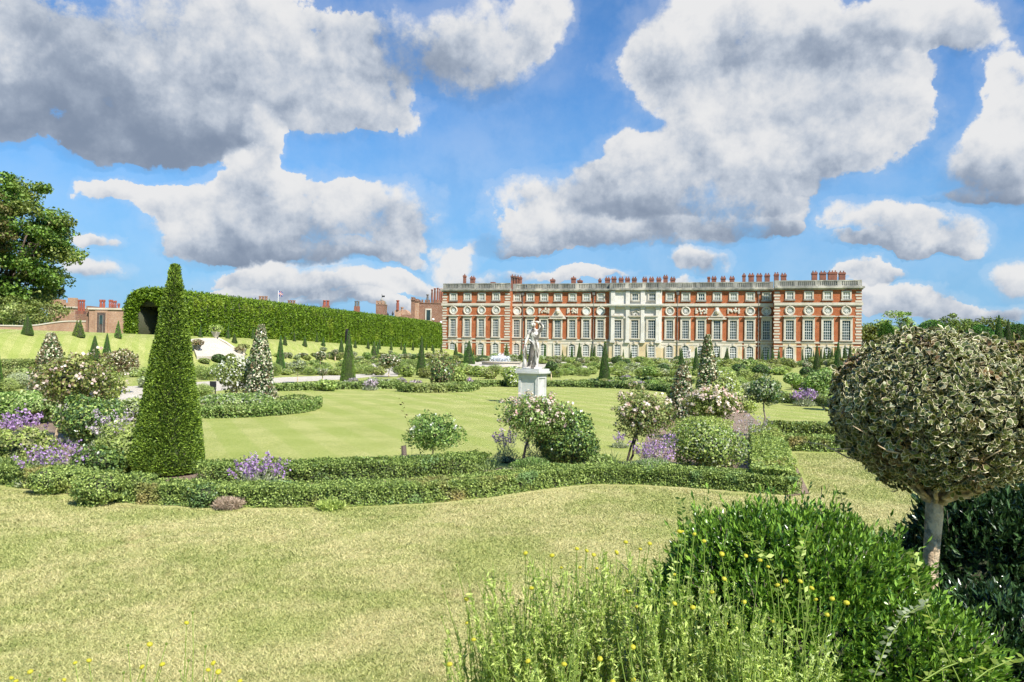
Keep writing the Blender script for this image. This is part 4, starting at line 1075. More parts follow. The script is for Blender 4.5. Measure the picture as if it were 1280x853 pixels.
# ------------------------------------------------------------------ far shrubs: prototypes and belts
PR = {}
def proto(kind):
    if kind in PR: return PR[kind]
    n = 900; big = kind.endswith('_hi'); k = kind.replace('_hi', '')
    n = 5200 if big else 950; s = 0.055 if big else 0.13
    if k == 'ball': me = blob_mesh(kind, n, .5, .5, .5, s*0.9, [LM['boxdk']], lump=0.03, inner=0.1, core=0.86, rag=0.25)
    elif k == 'green': me = blob_mesh(kind, n, .5, .5, .5, s, [LM['mid'], LM['soft']], [0.5, 0.5], lump=0.16, inner=0.35, seed=2)
    elif k == 'soft': me = blob_mesh(kind, n, .5, .5, .5, s, [LM['soft'], LM['lime']], [0.75, 0.25], lump=0.16, inner=0.35, seed=3)
    elif k == 'silver': me = blob_mesh(kind, n, .5, .5, .5, s, [LM['silver'], LM['soft']], [0.65, 0.35], lump=0.16, inner=0.35, seed=4)
    elif k == 'varieg': me = blob_mesh(kind, n, .5, .5, .5, s, [LM['holly'], LM['cream'], LM['bronze']], [0.5, 0.36, 0.14], lump=0.12, inner=0.3, seed=5)
    elif k == 'rose': me = blob_mesh(kind, n, .5, .5, .5, s, [LM['mid'], LM['soft'], LM['pink']], [0.45, 0.33, 0.22], lump=0.2, inner=0.4, seed=6)
    elif k == 'whiterose': me = blob_mesh(kind, n, .5, .5, .5, s, [LM['mid'], LM['soft'], LM['white']], [0.4, 0.38, 0.22], lump=0.2, inner=0.4, seed=7)
    elif k == 'grass': me = blob_mesh(kind, n, .42, .42, .5, s*1.6, [LM['lime'], LM['blade']], [0.5, 0.5], lump=0.12, inner=0.4, seed=8, mode='spk', aspect=0.14, core=0.5)
    elif k == 'purple': me = blob_mesh(kind, n, .5, .5, .5, s, [LM['silver'], LM['lilac'], LM['purple']], [0.42, 0.36, 0.22], lump=0.16, inner=0.3, seed=9, mode='spk', aspect=0.5)
    PR[kind] = me; return me
LOOK = {'ball': ('clipped dark ball', 'box ball', 'clipped box balls in the borders', 'box_ball'), 'green': ('leafy green shrub', 'shrub', 'leafy shrubs in the far borders', 'shrub'),
        'soft': ('pale soft green shrub', 'shrub', 'pale shrubs in the far borders', 'shrub'), 'silver': ('grey-green shrub', 'shrub', 'grey-green shrubs in the far borders', 'shrub'),
        'varieg': ('cream-edged holly bush', 'holly', 'variegated holly bushes', 'holly_bush'), 'rose': ('pink-flecked rose bush', 'rose', 'roses in the far borders', 'rose_bush'),
        'whiterose': ('white-flowered bush', 'shrub', 'white-flowered bushes', 'flowering_bush'), 'grass': ('feathery pale perennial clump', 'plant', 'perennial clumps in the far borders', 'perennial_clump'), 'purple': ('faded mauve wallflower clump', 'wallflower', 'wallflowers', 'wallflower')}
def shrub(kind, px, base, w, h, dmax=158, lift=0.0, sizeword=''):
    """w, h in photo pixels"""
    x, y, z = spot(px, base, dmax); zb = z
    hi = h > 16; m = mpp(y)
    me = proto(kind+'_hi' if hi else kind)
    lk = LOOK[kind]; o = mobj(lk[3], me); o.location = (x, y, zb-0.01+lift*m); o.scale = (w*m, w*m, h*m); o.rotation_euler = (0, 0, rng.random()*6.28)
    reg(o, (sizeword+' ' if sizeword else '')+lk[0], lk[1], px, lk[2]); return o
def standard(kind, px, base, w, h, stem, dmax=150, bark='palebark', label=None):
    """a ball or cone of leaves on a bare stem"""
    x, y, z = spot(px, base, dmax); m = mpp(y)
    t = empty('standard_tree', (x, y, z)); hi = h > 16
    o = mobj('crown', proto(kind+'_hi' if hi else kind), t, (0, 0, stem*m)); o.scale = (w*m, w*m, h*m); o.rotation_euler = (0, 0, rng.random()*6)
    mb = MB(); limb(mb, (0, 0, -0.02), (rng.normal()*0.02, 0, (stem+h*0.4)*m), max(0.7*m, 0.02), max(0.5*m, 0.012), n=4, wig=0.02, seed=int(px)); mb.build('trunk', MT[bark], t, True)
    if label: tag(t, label, 'tree', 'standard shrubs on bare stems')
    else: reg(t, {'ball': 'small dark mop-headed standard', 'varieg': 'small cream-edged mop-headed standard', 'green': 'small green mop-headed standard', 'silver': 'small grey mop-headed standard'}[kind], 'tree', px, 'standard shrubs on bare stems')
    return t
# clipped balls read from the photo
for a in [(273, 454, 16, 11), (516, 450, 8, 7), (689.5, 471, 19, 17), (771, 456.5, 14, 11), (829, 471, 16, 16), (907, 460, 12, 10), (923.5, 470, 20, 15), (951, 472, 20, 16), (1009, 474, 18, 15), (1027, 477, 19, 15), (412, 448, 9, 7), (597, 453, 6, 6), (783, 457, 10, 8)]: shrub('ball', *a)
for a in [('green', 255, 455, 15, 7), ('green', 288, 456, 15, 14), ('green', 309, 456, 11, 8), ('varieg', 1009, 462, 12, 10), ('varieg', 1035, 458, 12, 8)]: shrub(*a)
for a in [('varieg', 400, 461, 15, 12, 10), ('varieg', 419, 452, 9, 7, 8), ('silver', 372, 479, 20, 15, 14), ('varieg', 403, 478, 12, 8, 8), ('varieg', 486, 472, 26, 16, 13), ('silver', 404, 445, 9, 6, 5),
          ('green', 812, 480, 18, 12, 10), ('ball', 689, 476, 14, 12, 12), ('silver', 488, 446, 6, 5, 3), ('varieg', 525, 450, 7, 6, 3), ('green', 619, 474, 12, 8, 8), ('green', 990, 497, 24, 15, 16)]: standard(*a)
# borders filled at random along belts
def belt(x0, x1, y0, y1, n, kinds, wr, hr, dmax=158, seed=0):
    r = np.random.default_rng(seed)
    for i in range(n):
        px = x0+(x1-x0)*(i+0.5+0.7*(r.random()-0.5))/n; py = y0+(y1-y0)*r.random()
        k = kinds[int(r.integers(len(kinds)))]; shrub(k, px, py, wr[0]+(wr[1]-wr[0])*r.random(), hr[0]+(hr[1]-hr[0])*r.random()**1.3, dmax)
belt(556, 985, 448, 451.5, 52, ['green', 'green', 'soft', 'silver', 'rose', 'ball', 'whiterose'], (8, 17), (5, 9.5), 146, 1)
belt(540, 985, 451, 455.5, 40, ['soft', 'green', 'silver', 'rose', 'soft', 'varieg'], (8, 15), (4, 7.5), 125, 2)
belt(345, 560, 446.5, 451, 30, ['soft', 'green', 'silver', 'rose', 'varieg'], (7, 14), (5, 9), 150, 3)
belt(242, 345, 468, 476, 13, ['grass', 'soft', 'grass', 'grass'], (16, 26), (12, 17), 100, 4)
belt(350, 480, 466, 470, 13, ['grass', 'soft', 'silver', 'grass'], (14, 24), (8, 13), 100, 5)
belt(495, 560, 466, 474, 7, ['grass', 'soft', 'green'], (16, 26), (12, 18), 100, 6)
belt(560, 650, 468, 474, 8, ['grass', 'soft', 'green', 'soft'], (16, 26), (10, 15), 100, 7)
belt(692, 745, 468, 472, 6, ['grass', 'soft', 'soft'], (14, 22), (9, 13), 100, 8)
belt(762, 862, 468, 472, 10, ['grass', 'soft', 'soft', 'silver'], (14, 24), (9, 13), 100, 9)
belt(600, 740, 481, 483, 10, ['soft', 'green', 'grass'], (12, 22), (4, 8), 60, 10)
belt(762, 850, 478, 486, 8, ['soft', 'silver', 'purple', 'green'], (14, 22), (6, 9), 60, 11)
belt(430, 505, 483, 485, 8, ['purple', 'green', 'silver', 'grass'], (12, 20), (7, 12), 60, 12)
belt(880, 985, 458, 470, 16, ['green', 'soft', 'whiterose', 'varieg', 'green'], (14, 26), (9, 15), 110, 13)
belt(0, 60, 456, 464, 5, ['green', 'silver', 'soft'], (12, 22), (8, 12), 110, 14)
belt(995, 1050, 470, 492, 10, ['green', 'soft', 'green', 'varieg'], (18, 30), (12, 20), 80, 15)
belt(90, 235, 463, 476, 12, ['green', 'silver', 'soft', 'rose'], (16, 26), (9, 14), 80, 16)
belt(690, 990, 461, 467, 22, ['soft', 'green', 'grass', 'silver'], (12, 22), (6, 11), 100, 17)
belt(350, 560, 457, 463, 18, ['soft', 'grass', 'green', 'silver'], (12, 20), (5, 9), 110, 18)
belt(690, 860, 476, 481, 12, ['soft', 'silver', 'green', 'grass'], (14, 22), (5, 8), 80, 19)
belt(880, 950, 474, 500, 12, ['soft', 'green', 'whiterose', 'grass'], (20, 34), (14, 22), 60, 20)
belt(0, 90, 476, 500, 7, ['green', 'soft', 'silver', 'rose'], (24, 36), (14, 22), 60, 21)
belt(180, 260, 480, 505, 6, ['green', 'soft', 'silver'], (20, 30), (12, 18), 50, 22)
belt(985, 1060, 452, 458, 8, ['green', 'soft', 'varieg'], (9, 15), (6, 9), 110, 23)
# ------------------------------------------------------------------ plants of the near beds
def bush(name, px, base, w, h, size, mats, frac, label, cat='shrub', lump=0.14, inner=0.35, cover=2.2, aspect=0.6, seed=0, lift=0, mode='leaf', core=0.7, group=None, parent=None, depth=0.9, freq=3.0, cut=-1.0):
    x, y, z = G(px, base); m = mpp(y); rx, rz = w*m/2, h*m/2
    n = int(cover*4*PI*rx*max(rz, rx*0.6)*0.8/(size*size*aspect/2))
    me = blob_mesh(name, n, rx, rx*depth, rz, size, mats, frac, seed=seed+3, lump=lump+0.07, inner=inner, aspect=aspect, mode=mode, core=core, freq=freq, cut=cut, cutz=(lift == 0))
    o = mobj(name, me, parent, (0, 0, lift*m) if parent else (x, y, z+lift*m))
    if not parent: tag(o, label, cat, group)
    return o
def std_near(name, px, base, stems, crown_w, crown_h, stem_h, size, mats, frac, label, cat, bark='bark', r=0.018, blossoms=None, nb=120, dx=0, seed=0, lump=0.2, group=None, core=0.55, inner=0.5, cover=1.9, bs=0.045, aspect=0.6, freq=4.0):
    """a crown carried by one or more real stems; crown centre shifted dx px"""
    x, y, z = G(px, base); m = mpp(y)
    t = empty(name, (x, y, z), label, cat, group)
    rx, rz = crown_w*m/2, crown_h*m/2
    n = int(cover*4*PI*rx*max(rz, rx*0.6)*0.8/(size*size*aspect/2))
    me = blob_mesh(name+'_crown', n, rx, rx*0.9, rz, size, mats, frac, seed=seed+1, lump=lump, inner=inner, core=core, freq=freq, aspect=aspect, cutz=False)
    mobj('crown', me, t, (dx*m, 0, stem_h*m))
    if blossoms:
        c, nn = blob_pts(nb, rx*1.03, rx*0.95, rz*1.03, seed+1, lump, 0.12, freq, -0.45)
        c = np.repeat(c, 7, 0)+rng.normal(size=(nb*7, 3))*bs*0.35; nn = np.repeat(nn, 7, 0)
        mobj('blossoms', np_mesh('blossoms', leaf_quads(c+nn*size*0.4+np.array([0, 0, rz]), nn, bs*0.8, 0.95, 0.6), 4, [blossoms]), t, (dx*m, 0, stem_h*m))
    for k, sx in enumerate(stems):
        mb = MB(); limb(mb, (sx*m, rng.normal()*0.02, -0.03), (dx*m*0.8+sx*m*0.6, 0, (stem_h+crown_h*0.35)*m), r, r*0.6, n=6, wig=0.02, seed=seed+k)
        for j in range(5):
            a = j*1.3+k; limb(mb, (dx*m*0.7+sx*m*0.6, 0, (stem_h+crown_h*0.12)*m), (dx*m+math.cos(a)*rx*0.6, math.sin(a)*rx*0.5, (stem_h+crown_h*(0.4+0.1*j))*m), r*0.5, r*0.2, n=4, wig=0.05, seed=j)
        mb.build('trunk', MT[bark], t, True)
    return t
def wall(name, px, base, w, h, stems, label, fl='purple', seed=0, leaf=0.05, flow=0.026, group='mauve wallflowers', ff=1.0, nf=16, lm='silver', ftop=0.3):
    x, y, z = G(px, base); m = mpp(y)
    t = empty(name, (x, y, z), label, 'wallflower', group)
    f, b = spikyplant_mesh(name, stems, w*m, h*m, LM[lm], LM[fl], seed, leaf, 0.16, flow, nf, 24, ftop, 0.5, ff)
    mobj('foliage', f, t); 
    if b: mobj('blossoms', b, t)
    return t
def fronds(px, base, w, h, n, label, seed=0, width=0.014, m='blade', droop=0.5, cat='plant'):
    x, y, z = G(px, base); k = mpp(y)
    o = mobj('strap_leaved_plant', ribbons('strap_leaved_plant', n, w*k, h*k, width, LM[m], seed, droop), None, (x, y, z)); tag(o, label, cat, 'strap-leaved perennials'); return o

L = LM
RG = 'rose standards in the beds'
# middle bed
std_near('rose_standard', 650, 588, [0], 84, 50, 42, 0.034, [L['mid'], L['soft'], L['bronze']], [0.5, 0.38, 0.12], 'pink-blossomed rose standard on a dark stake in front of the statue', 'rose', 'dkbark', 0.022, L['pink'], 105, dx=18, seed=11, group=RG, lump=0.28, freq=5)
std_near('rose_standard', 783, 587, [-2, 2], 66, 58, 40, 0.034, [L['mid'], L['soft'], L['bronze']], [0.45, 0.4, 0.15], 'pale rose standard with a dark split stake above the mauve wallflower', 'rose', 'dkbark', 0.020, L['pink'], 62, dx=20, seed=12, group=RG, lump=0.25, freq=5)
std_near('rose_standard', 888, 552, [0], 62, 40, 26, 0.045, [L['mid'], L['soft']], [0.5, 0.5], 'rose bush thick with blush-white blossom beside the variegated cone', 'rose', 'dkbark', 0.03, L['pink'], 130, seed=13, group=RG, lump=0.2, bs=0.06)
bush('evergreen_dome', 708, 584, 80, 72, 0.040, [L['holly'], L['mid'], L['lime']], [0.5, 0.34, 0.16], 'dense dark evergreen dome with pale leaves next to the pink rose', cover=2.4, seed=14, lump=0.07, inner=0.25, aspect=0.65, core=0.8)
bush('pale_shrub', 884, 588, 82, 60, 0.042, [L['lime'], L['silver'], L['mid']], [0.4, 0.25, 0.35], 'pale green leafy shrub in the corner of the front bed', seed=15, lump=0.16)
bush('pale_shrub', 880, 556, 70, 34, 0.042, [L['lime'], L['soft']], [0.5, 0.5], 'yellow-green low shrub under the blush-white rose', seed=16, lump=0.2)
std_near('bushy_standard', 541, 578, [0], 66, 44, 16, 0.038, [L['mid'], L['holly'], L['soft']], [0.55, 0.2, 0.25], 'round leafy rose bush with few pale flowers above the shaggy hedge', 'rose', 'bark', 0.014, L['white'], 12, seed=17, lump=0.3, group=RG, freq=5)
def sprig(name, pts, d, leaf, m, label, cat='plant', n=26, r=0.003, pairs=True, group=None, aspect=0.5):
    """a shoot through photo points at depth d, with leaflets in pairs"""
    P = [Vector(at_depth(px, py, d+0.02*i)) for i, (px, py) in enumerate(pts)]
    g = P[0]; gl = Vector((g.x, g.y, H(g.x, g.y)))
    t = empty(name, gl, label, cat, group)
    P = [p-gl for p in P]; Q = []
    for a, b in zip(P[:-1], P[1:]):
        for k in range(6): Q.append(a.lerp(b, k/6))
    Q.append(P[-1])
    mb = MB(); full = ([Vector((0, 0, -0.02))] if P[0].z > 0.05 else [])+Q
    mb.tube(full, [r*(1-0.6*i/len(full)) for i in range(len(full))], 5); mb.build('stem', L['stem'], t, True)
    c = []; tt = []
    for i in range(n):
        f = (i+0.5)/n*(len(Q)-1); k = int(f); p = Q[k].lerp(Q[min(k+1, len(Q)-1)], f-k); c.append(p[:])
    c = np.array(c); s = np.where(np.arange(n) % 2 == 0, 1.0, -1.0)
    dirv = np.stack([s*0.9, rng.normal(size=n)*0.5, 0.35+0.3*rng.normal(size=n)], 1); dirv = unit(dirv)
    b = unit(np.cross(dirv, np.array([0.1, 1.0, 0.6])+0.5*rng.normal(size=(n, 3)))); Ls = (leaf*(0.6+0.7*rng.random(n)))[:, None]
    v = np.stack([c, c+dirv*Ls*0.5+b*Ls*aspect/2, c+dirv*Ls, c+dirv*Ls*0.5-b*Ls*aspect/2], 1)
    mobj('leaves', np_mesh('leaflets', v.reshape(-1, 3), 4, [LM[m]]), t)
    return t
sprig('rose_shoot', [(515, 560), (512, 535), (505, 515), (500, 497)], G(541, 578)[1], 0.05, 'bronze', 'thin bronze shoot rising from the round rose bush', n=14)
mb = MB(); x, y, z = G(504, 590); mb.tube([(0, 0, 0), (0.01, 0, 0.2), (0.0, 0, 0.36)], [0.040, 0.038, 0.036], 9); o = mb.build('wooden_stake', MT['dkbark'], None, True); o.location = (x, y, z); tag(o, 'short sawn wooden stake beside the round rose bush', 'stake')
wall('wallflower', 325, 615, 80, 50, 50, 'mauve wallflower spilling over the front hedge beside the yew column', seed=21, ff=0.85, nf=16, flow=0.027)
wall('wallflower', 816, 592, 66, 50, 46, 'bright mauve wallflower under the rose with the split stake', seed=22, nf=16, flow=0.027)
wall('wallflower', 634, 578, 40, 52, 22, 'tall mauve wallflower behind the stake of the pink rose', seed=23, nf=16)
wall('wallflower', 668, 580, 40, 46, 18, 'faded wallflower stems between the pink rose and the evergreen dome', 'lilac', seed=24, nf=10)
wall('wallflower', 776, 560, 26, 20, 12, 'small mauve wallflower at the lawn edge behind the pale rose', seed=25)
wall('wallflower', 842, 560, 34, 24, 14, 'purple wallflower tuft between the two roses', seed=30)
wall('wallflower', 938, 560, 56, 48, 34, 'wispy grey-mauve wallflower beside the slim-stemmed tree', 'lilac', seed=26, nf=9)
wall('wallflower', 1006, 508, 34, 24, 30, 'rounded bright mauve wallflower on the far bed', seed=27, flow=0.06, leaf=0.08)
wall('wallflower', 463, 488, 22, 15, 16, 'lilac wallflower at the foot of the yew under the tunnel window', 'lilac', seed=28, flow=0.08, leaf=0.12)
wall('wallflower', 583, 486, 18, 14, 16, 'lilac wallflower inside the crescent hedge', 'purple', seed=29, flow=0.08, leaf=0.12)
wall('wallflower', 520, 486, 18, 11, 12, 'small lilac wallflower at the other end of the crescent hedge', 'lilac', seed=31, flow=0.08, leaf=0.12)
fronds(612, 600, 62, 34, 46, 'strap-leaved plant at the end of the shaggy hedge', 5)
fronds(766, 592, 46, 34, 30, 'thin strap-leaved plant by the split stake', 6)
fronds(945, 592, 40, 26, 36, 'yellow strap-leaved plant in the bed corner', 7, m='lime')
fronds(595, 592, 40, 24, 24, 'loose arching leaves near the shaggy hedge end', 9)
bush('low_perennial', 660, 594, 50, 20, 0.04, [L['mid'], L['blade']], [0.6, 0.4], 'dark low perennials at the foot of the pink rose', seed=33, mode='spk', aspect=0.2)
bush('low_perennial', 752, 590, 36, 22, 0.04, [L['mid'], L['soft']], [0.5, 0.5], 'small dark green mound between the evergreen dome and the pale rose', seed=34)
bush('low_perennial', 812, 602, 70, 24, 0.045, [L['silver'], L['mid']], [0.5, 0.5], 'grey-green foliage mound under the bright mauve wallflower', seed=35, mode='spk', aspect=0.2)
bush('low_perennial', 640, 604, 80, 14, 0.04, [L['silver'], L['mid'], L['bronze']], [0.4, 0.3, 0.3], 'bluish low perennials inside the front hedge below the statue', seed=36, mode='spk', aspect=0.2)
bush('dry_perennial', 284, 637, 32, 13, 0.05, [L['straw']], None, 'dry pinkish dead twigs at the foot of the front hedge', 'plant', seed=37, mode='spk', aspect=0.1, core=0)
bush('weed_tuft', 412, 638, 30, 11, 0.045, [L['lime']], None, 'bright weed tuft against the front hedge', 'plant', seed=38, mode='spk', aspect=0.3, core=0)
# the variegated shrubs behind
def varieg_spire(px, base, w, h, label, seed, size, stem=0, fr=(0.46, 0.40, 0.14)):
    x, y, z = G(px, base); m = mpp(y); t = empty('variegated_spire', (x, y, z), label, 'holly', 'variegated holly spires')
    r0 = w*m/2; n = int(2.4*PI*r0*h*m/(size*size*0.3))
    zz = rng.random(n); q = (1-zz)**0.8; rr = r0*(0.12+0.95*q)*(0.75+0.35*rng.random(n))*np.where(zz < 0.08, 0.6+5*zz, 1); a = rng.random(n)*2*PI
    rr *= 1+0.25*wob(np.stack([np.cos(a)*1.5, np.sin(a)*1.5, zz*7], 1), seed, 6, 1.6)
    c = np.stack([np.cos(a)*rr, np.sin(a)*rr, (stem+zz*(h-stem))*m], 1); nn = unit(np.stack([np.cos(a), np.sin(a), 0.4+0*a], 1))
    me = np_mesh('spire_crown', leaf_quads(c, nn, size, 0.6, 0.9), 4, [L['holly'], L['cream'], L['bronze'], TW], rng.choice(3, n, p=fr), None, (lambda m_: (m_.v, m_.f, [3]*len(m_.f)))(spire_core(r0, stem*m, h*m)))
    mobj('crown', me, t); mb = MB(); limb(mb, (0, 0, 0), (0, 0, h*m*0.7), 0.035, 0.01, n=4, wig=0.01); mb.build('trunk', MT['bark'], t, True)
def spire_core(r, z0, h):
    mb = MB(); mb.lathe([(r*0.3, z0+0.02*h), (r*0.62, z0+h*0.12), (r*0.35, z0+(h-z0)*0.6), (0.01, h*0.9)], n=9); return mb
varieg_spire(325, 507, 40, 101, 'tall cream-flecked holly spire beside the pale path', 1, 0.075)
varieg_spire(884, 505, 32, 86, 'tall narrow cream-flecked holly cone before the palace', 2, 0.095, fr=(0.5, 0.3, 0.2))
varieg_spire(853, 530, 44, 74, 'bronzy cream-flecked holly spire in the bed beyond the pale rose', 3, 0.065, fr=(0.42, 0.30, 0.28))
varieg_spire(62, 505, 52, 88, 'broad bronzy holly spire rising behind the pink rose tree', 4, 0.07, fr=(0.40, 0.30, 0.30))
std_near('rose_standard', 292, 505, [-4, 3], 46, 40, 16, 0.07, [L['mid'], L['soft'], L['white']], [0.4, 0.4, 0.2], 'white-flowered rose standard leaning on the holly spire', 'rose', 'palebark', 0.03, L['white'], 26, dx=2, seed=41, group=RG, bs=0.09)
std_near('slim_standard', 955, 548, [0], 44, 34, 42, 0.055, [L['holly'], L['silver'], L['mid']], [0.4, 0.3, 0.3], 'slim-stemmed standard tree with a grey-green round head', 'tree', 'bark', 0.022, seed=42, group='standard shrubs on bare stems')
std_near('slim_standard', 1064, 515, [0], 34, 40, 26, 0.08, [L['mid'], L['soft']], [0.6, 0.4], 'dark-stemmed green standard half behind the holly ball', 'tree', 'dkbark', 0.03, seed=43, group='standard shrubs on bare stems')
bush('border_shrub', 905, 506, 44, 40, 0.08, [L['lime'], L['soft'], L['white']], [0.4, 0.45, 0.15], 'bright leafy shrub between the tall cone and the slim-stemmed tree', seed=44, lump=0.2)
bush('border_shrub', 922, 516, 42, 26, 0.08, [L['soft'], L['lime']], [0.6, 0.4], 'low bright green mound behind the slim-stemmed tree', seed=45, lump=0.2)
bush('border_shrub', 1030, 492, 44, 32, 0.09, [L['soft'], L['mid']], [0.5, 0.5], 'light green shrub behind the mauve wallflower', seed=46, lump=0.2)
bush('border_shrub', 1042, 506, 30, 20, 0.08, [L['soft'], L['lime']], [0.6, 0.4], 'small olive shrub against the holly ball', seed=47, lump=0.2)
bush('border_shrub', 552, 487, 30, 38, 0.10, [L['holly'], L['soft'], L['bronze']], [0.4, 0.35, 0.25], 'dark mixed shrub inside the crescent hedge', seed=48, lump=0.22)
bush('border_shrub', 569, 486, 30, 26, 0.10, [L['soft'], L['lime']], [0.6, 0.4], 'pale shrub next to the dark one inside the crescent hedge', seed=49, lump=0.2)
bush('border_shrub', 641, 484, 26, 24, 0.11, [L['lime'], L['soft'], L['white']], [0.4, 0.4, 0.2], 'pale-leaved bush just behind the statue pedestal', seed=50, lump=0.2)
bush('border_shrub', 555, 474, 34, 32, 0.12, [L['mid'], L['soft'], L['pink']], [0.5, 0.4, 0.1], 'taller mixed shrub behind the crescent hedge near the yew', seed=51, lump=0.25)
bush('border_shrub', 700, 498, 1, 1, 0.5, [L['soft']], None, 'x', seed=52) if False else None
bush('border_shrub', 408, 489, 26, 14, 0.10, [L['soft'], L['lime']], [0.6, 0.4], 'small bright shrub on the straight hedge near the pale path', seed=53, lump=0.2)
bush('border_shrub', 300, 512, 90, 18, 0.07, [L['mid'], L['silver'], L['soft']], [0.4, 0.3, 0.3], 'low mixed planting inside the rounded hedge arc', seed=54, lump=0.2, depth=0.5)
bush('border_shrub', 362, 511, 60, 15, 0.07, [L['mid'], L['soft']], [0.6, 0.4], 'leafy low planting at the tip of the rounded hedge arc', seed=55, lump=0.2, depth=0.6)
# left bed
std_near('rose_tree', 76, 552, [-8, 8], 84, 62, 44, 0.06, [L['mid'], L['soft'], L['bronze'], L['pink']], [0.44, 0.36, 0.15, 0.05], 'pink-blossomed rose tree on two pale bare stems', 'rose', 'palebark', 0.03, L['pink'], 22, dx=14, seed=61, group=RG, lump=0.28, freq=5, core=0.45, bs=0.07)
std_near('rose_tree', 128, 540, [0], 46, 46, 34, 0.06, [L['soft'], L['lime'], L['mid']], [0.45, 0.3, 0.25], 'paler rose bush between the pink rose tree and the yew column', 'rose', 'bark', 0.025, L['pink'], 10, seed=62, group=RG, lump=0.28, freq=5, core=0.45, bs=0.07)
std_near('bronze_standard', 149, 492, [0], 44, 30, 26, 0.08, [L['bronze'], L['cream'], L['mid']], [0.4, 0.25, 0.35], 'bronze and cream mop-headed holly on a pale stem', 'holly', 'palebark', 0.035, seed=63)
bush('evergreen_dome', 112, 556, 74, 60, 0.05, [L['holly'], L['mid'], L['lime']], [0.5, 0.25, 0.25], 'dark evergreen shrub with pale young leaves behind the rose stems', seed=64, lump=0.15)
bush('pale_shrub', 160, 590, 70, 56, 0.045, [L['lime'], L['soft']], [0.5, 0.5], 'yellow-green shrub tucked against the yew column', seed=65, lump=0.2)
bush('pale_shrub', 26, 592, 84, 62, 0.05, [L['soft'], L['lime'], L['mid']], [0.4, 0.4, 0.2], 'pale leafy shrub at the photo edge inside the short hedge', seed=66, lump=0.2)
bush('pale_shrub', 30, 530, 84, 40, 0.06, [L['soft'], L['mid']], [0.6, 0.4], 'soft green shrub at the photo edge under the small sign', seed=67, lump=0.2)
bush('pale_shrub', 120, 600, 60, 40, 0.045, [L['mid'], L['holly']], [0.6, 0.4], 'dark green mound between the wallflower and the yew column', seed=68, lump=0.2)
bush('pale_shrub', 134, 528, 60, 28, 0.06, [L['white'], L['silver'], L['soft']], [0.2, 0.5, 0.3], 'silvery white-flecked shrub behind the dark evergreen', seed=69, lump=0.2)
bush('pale_shrub', 170, 532, 50, 34, 0.06, [L['soft'], L['silver']], [0.6, 0.4], 'hazy green shrub directly behind the yew column', seed=70, lump=0.2)
wall('wallflower', 30, 556, 60, 50, 34, 'bright mauve wallflower spikes near the photo edge', seed=71, nf=16, flow=0.04)
wall('wallflower', 64, 606, 92, 60, 44, 'broad mauve wallflower mass in front of the rose stems', 'purple', seed=72, nf=13, flow=0.028)
wall('wallflower', 150, 566, 90, 62, 44, 'tall faded wallflower between the evergreen and the yew column', 'lilac', seed=73, nf=14, flow=0.035)
wall('wallflower', 66, 575, 30, 30, 16, 'dark purple wallflower tuft under the rose stems', seed=74, nf=14)
fronds(10, 604, 60, 46, 46, 'long strap leaves at the photo edge', 8, 0.016)
fronds(126, 588, 80, 50, 50, 'pale strap leaves fanning before the yew column', 10, 0.016)
fronds(52, 570, 60, 36, 34, 'dark strap leaves below the bright wallflower spikes', 12, 0.014)

# ------------------------------------------------------------------ statue and pedestal
sx, sy, _ = G(665.3, 506); k0 = mpp(sy)
def zpx(py, px=665): return at_depth(px, py, sy)[2]
zp = zpx(461)
ped = empty('pedestal', (sx, sy, 0), 'pale stone pedestal with a recessed panel under the marble figure', 'pedestal', rz=R(-27))
mb = MB(); mb.box(-.46, .46, -.46, .46, -0.05, .10); mb.box(-.41, .41, -.41, .41, .10, .20); mb.build('base', MT['plinth'], ped)
mb = MB(); hw = .345; zt_ = zp-.20; mb.box(-hw+.03, hw-.03, -hw+.03, hw-.03, .20, zt_)
for rot in range(4):
    c, s = round(math.cos(rot*PI/2)), round(math.sin(rot*PI/2)); q = MB()
    q.box(-hw, -hw+.09, -hw, -hw+.032, .20, zt_); q.box(hw-.09, hw-0.001, -hw, -hw+.032, .20, zt_); q.box(-hw+.09, hw-.09, -hw, -hw+.032, .20, .31); q.box(-hw+.09, hw-.09, -hw, -hw+.032, zt_-.10, zt_)
    mb.add([(v[0]*c-v[1]*s, v[0]*s+v[1]*c, v[2]) for v in q.v], q.f)
mb.build('shaft', MT['plinth'], ped)
mb = MB(); mb.box(-.38, .38, -.38, .38, zt_, zt_+.05); mb.box(-.44, .44, -.44, .44, zt_+.05, zt_+.12); mb.box(-.41, .41, -.41, .41, zt_+.12, zp); mb.build('cornice', MT['plinth'], ped)
def skin_body(name, joints, edges, m, parent, sub=2):
    me = bpy.data.meshes.new(name); me.from_pydata([j[:3] for j in joints], edges, []); me.materials.append(m)
    o = mobj(name, me, parent)
    md = o.modifiers.new('skin', 'SKIN'); md.use_smooth_shade = True
    for i, j in enumerate(joints): me.skin_vertices[0].data[i].radius = (j[3]*1.28, (j[4] if len(j) > 4 else j[3])*1.28)
    me.skin_vertices[0].data[0].use_root = True
    o.modifiers.new('sub', 'SUBSURF').render_levels = sub; o.modifiers['sub'].levels = sub
    return o
st = empty('statue', (sx, sy, zp), 'weathered marble figure on the pedestal, one arm raised over its head', 'statue', rz=R(-8))
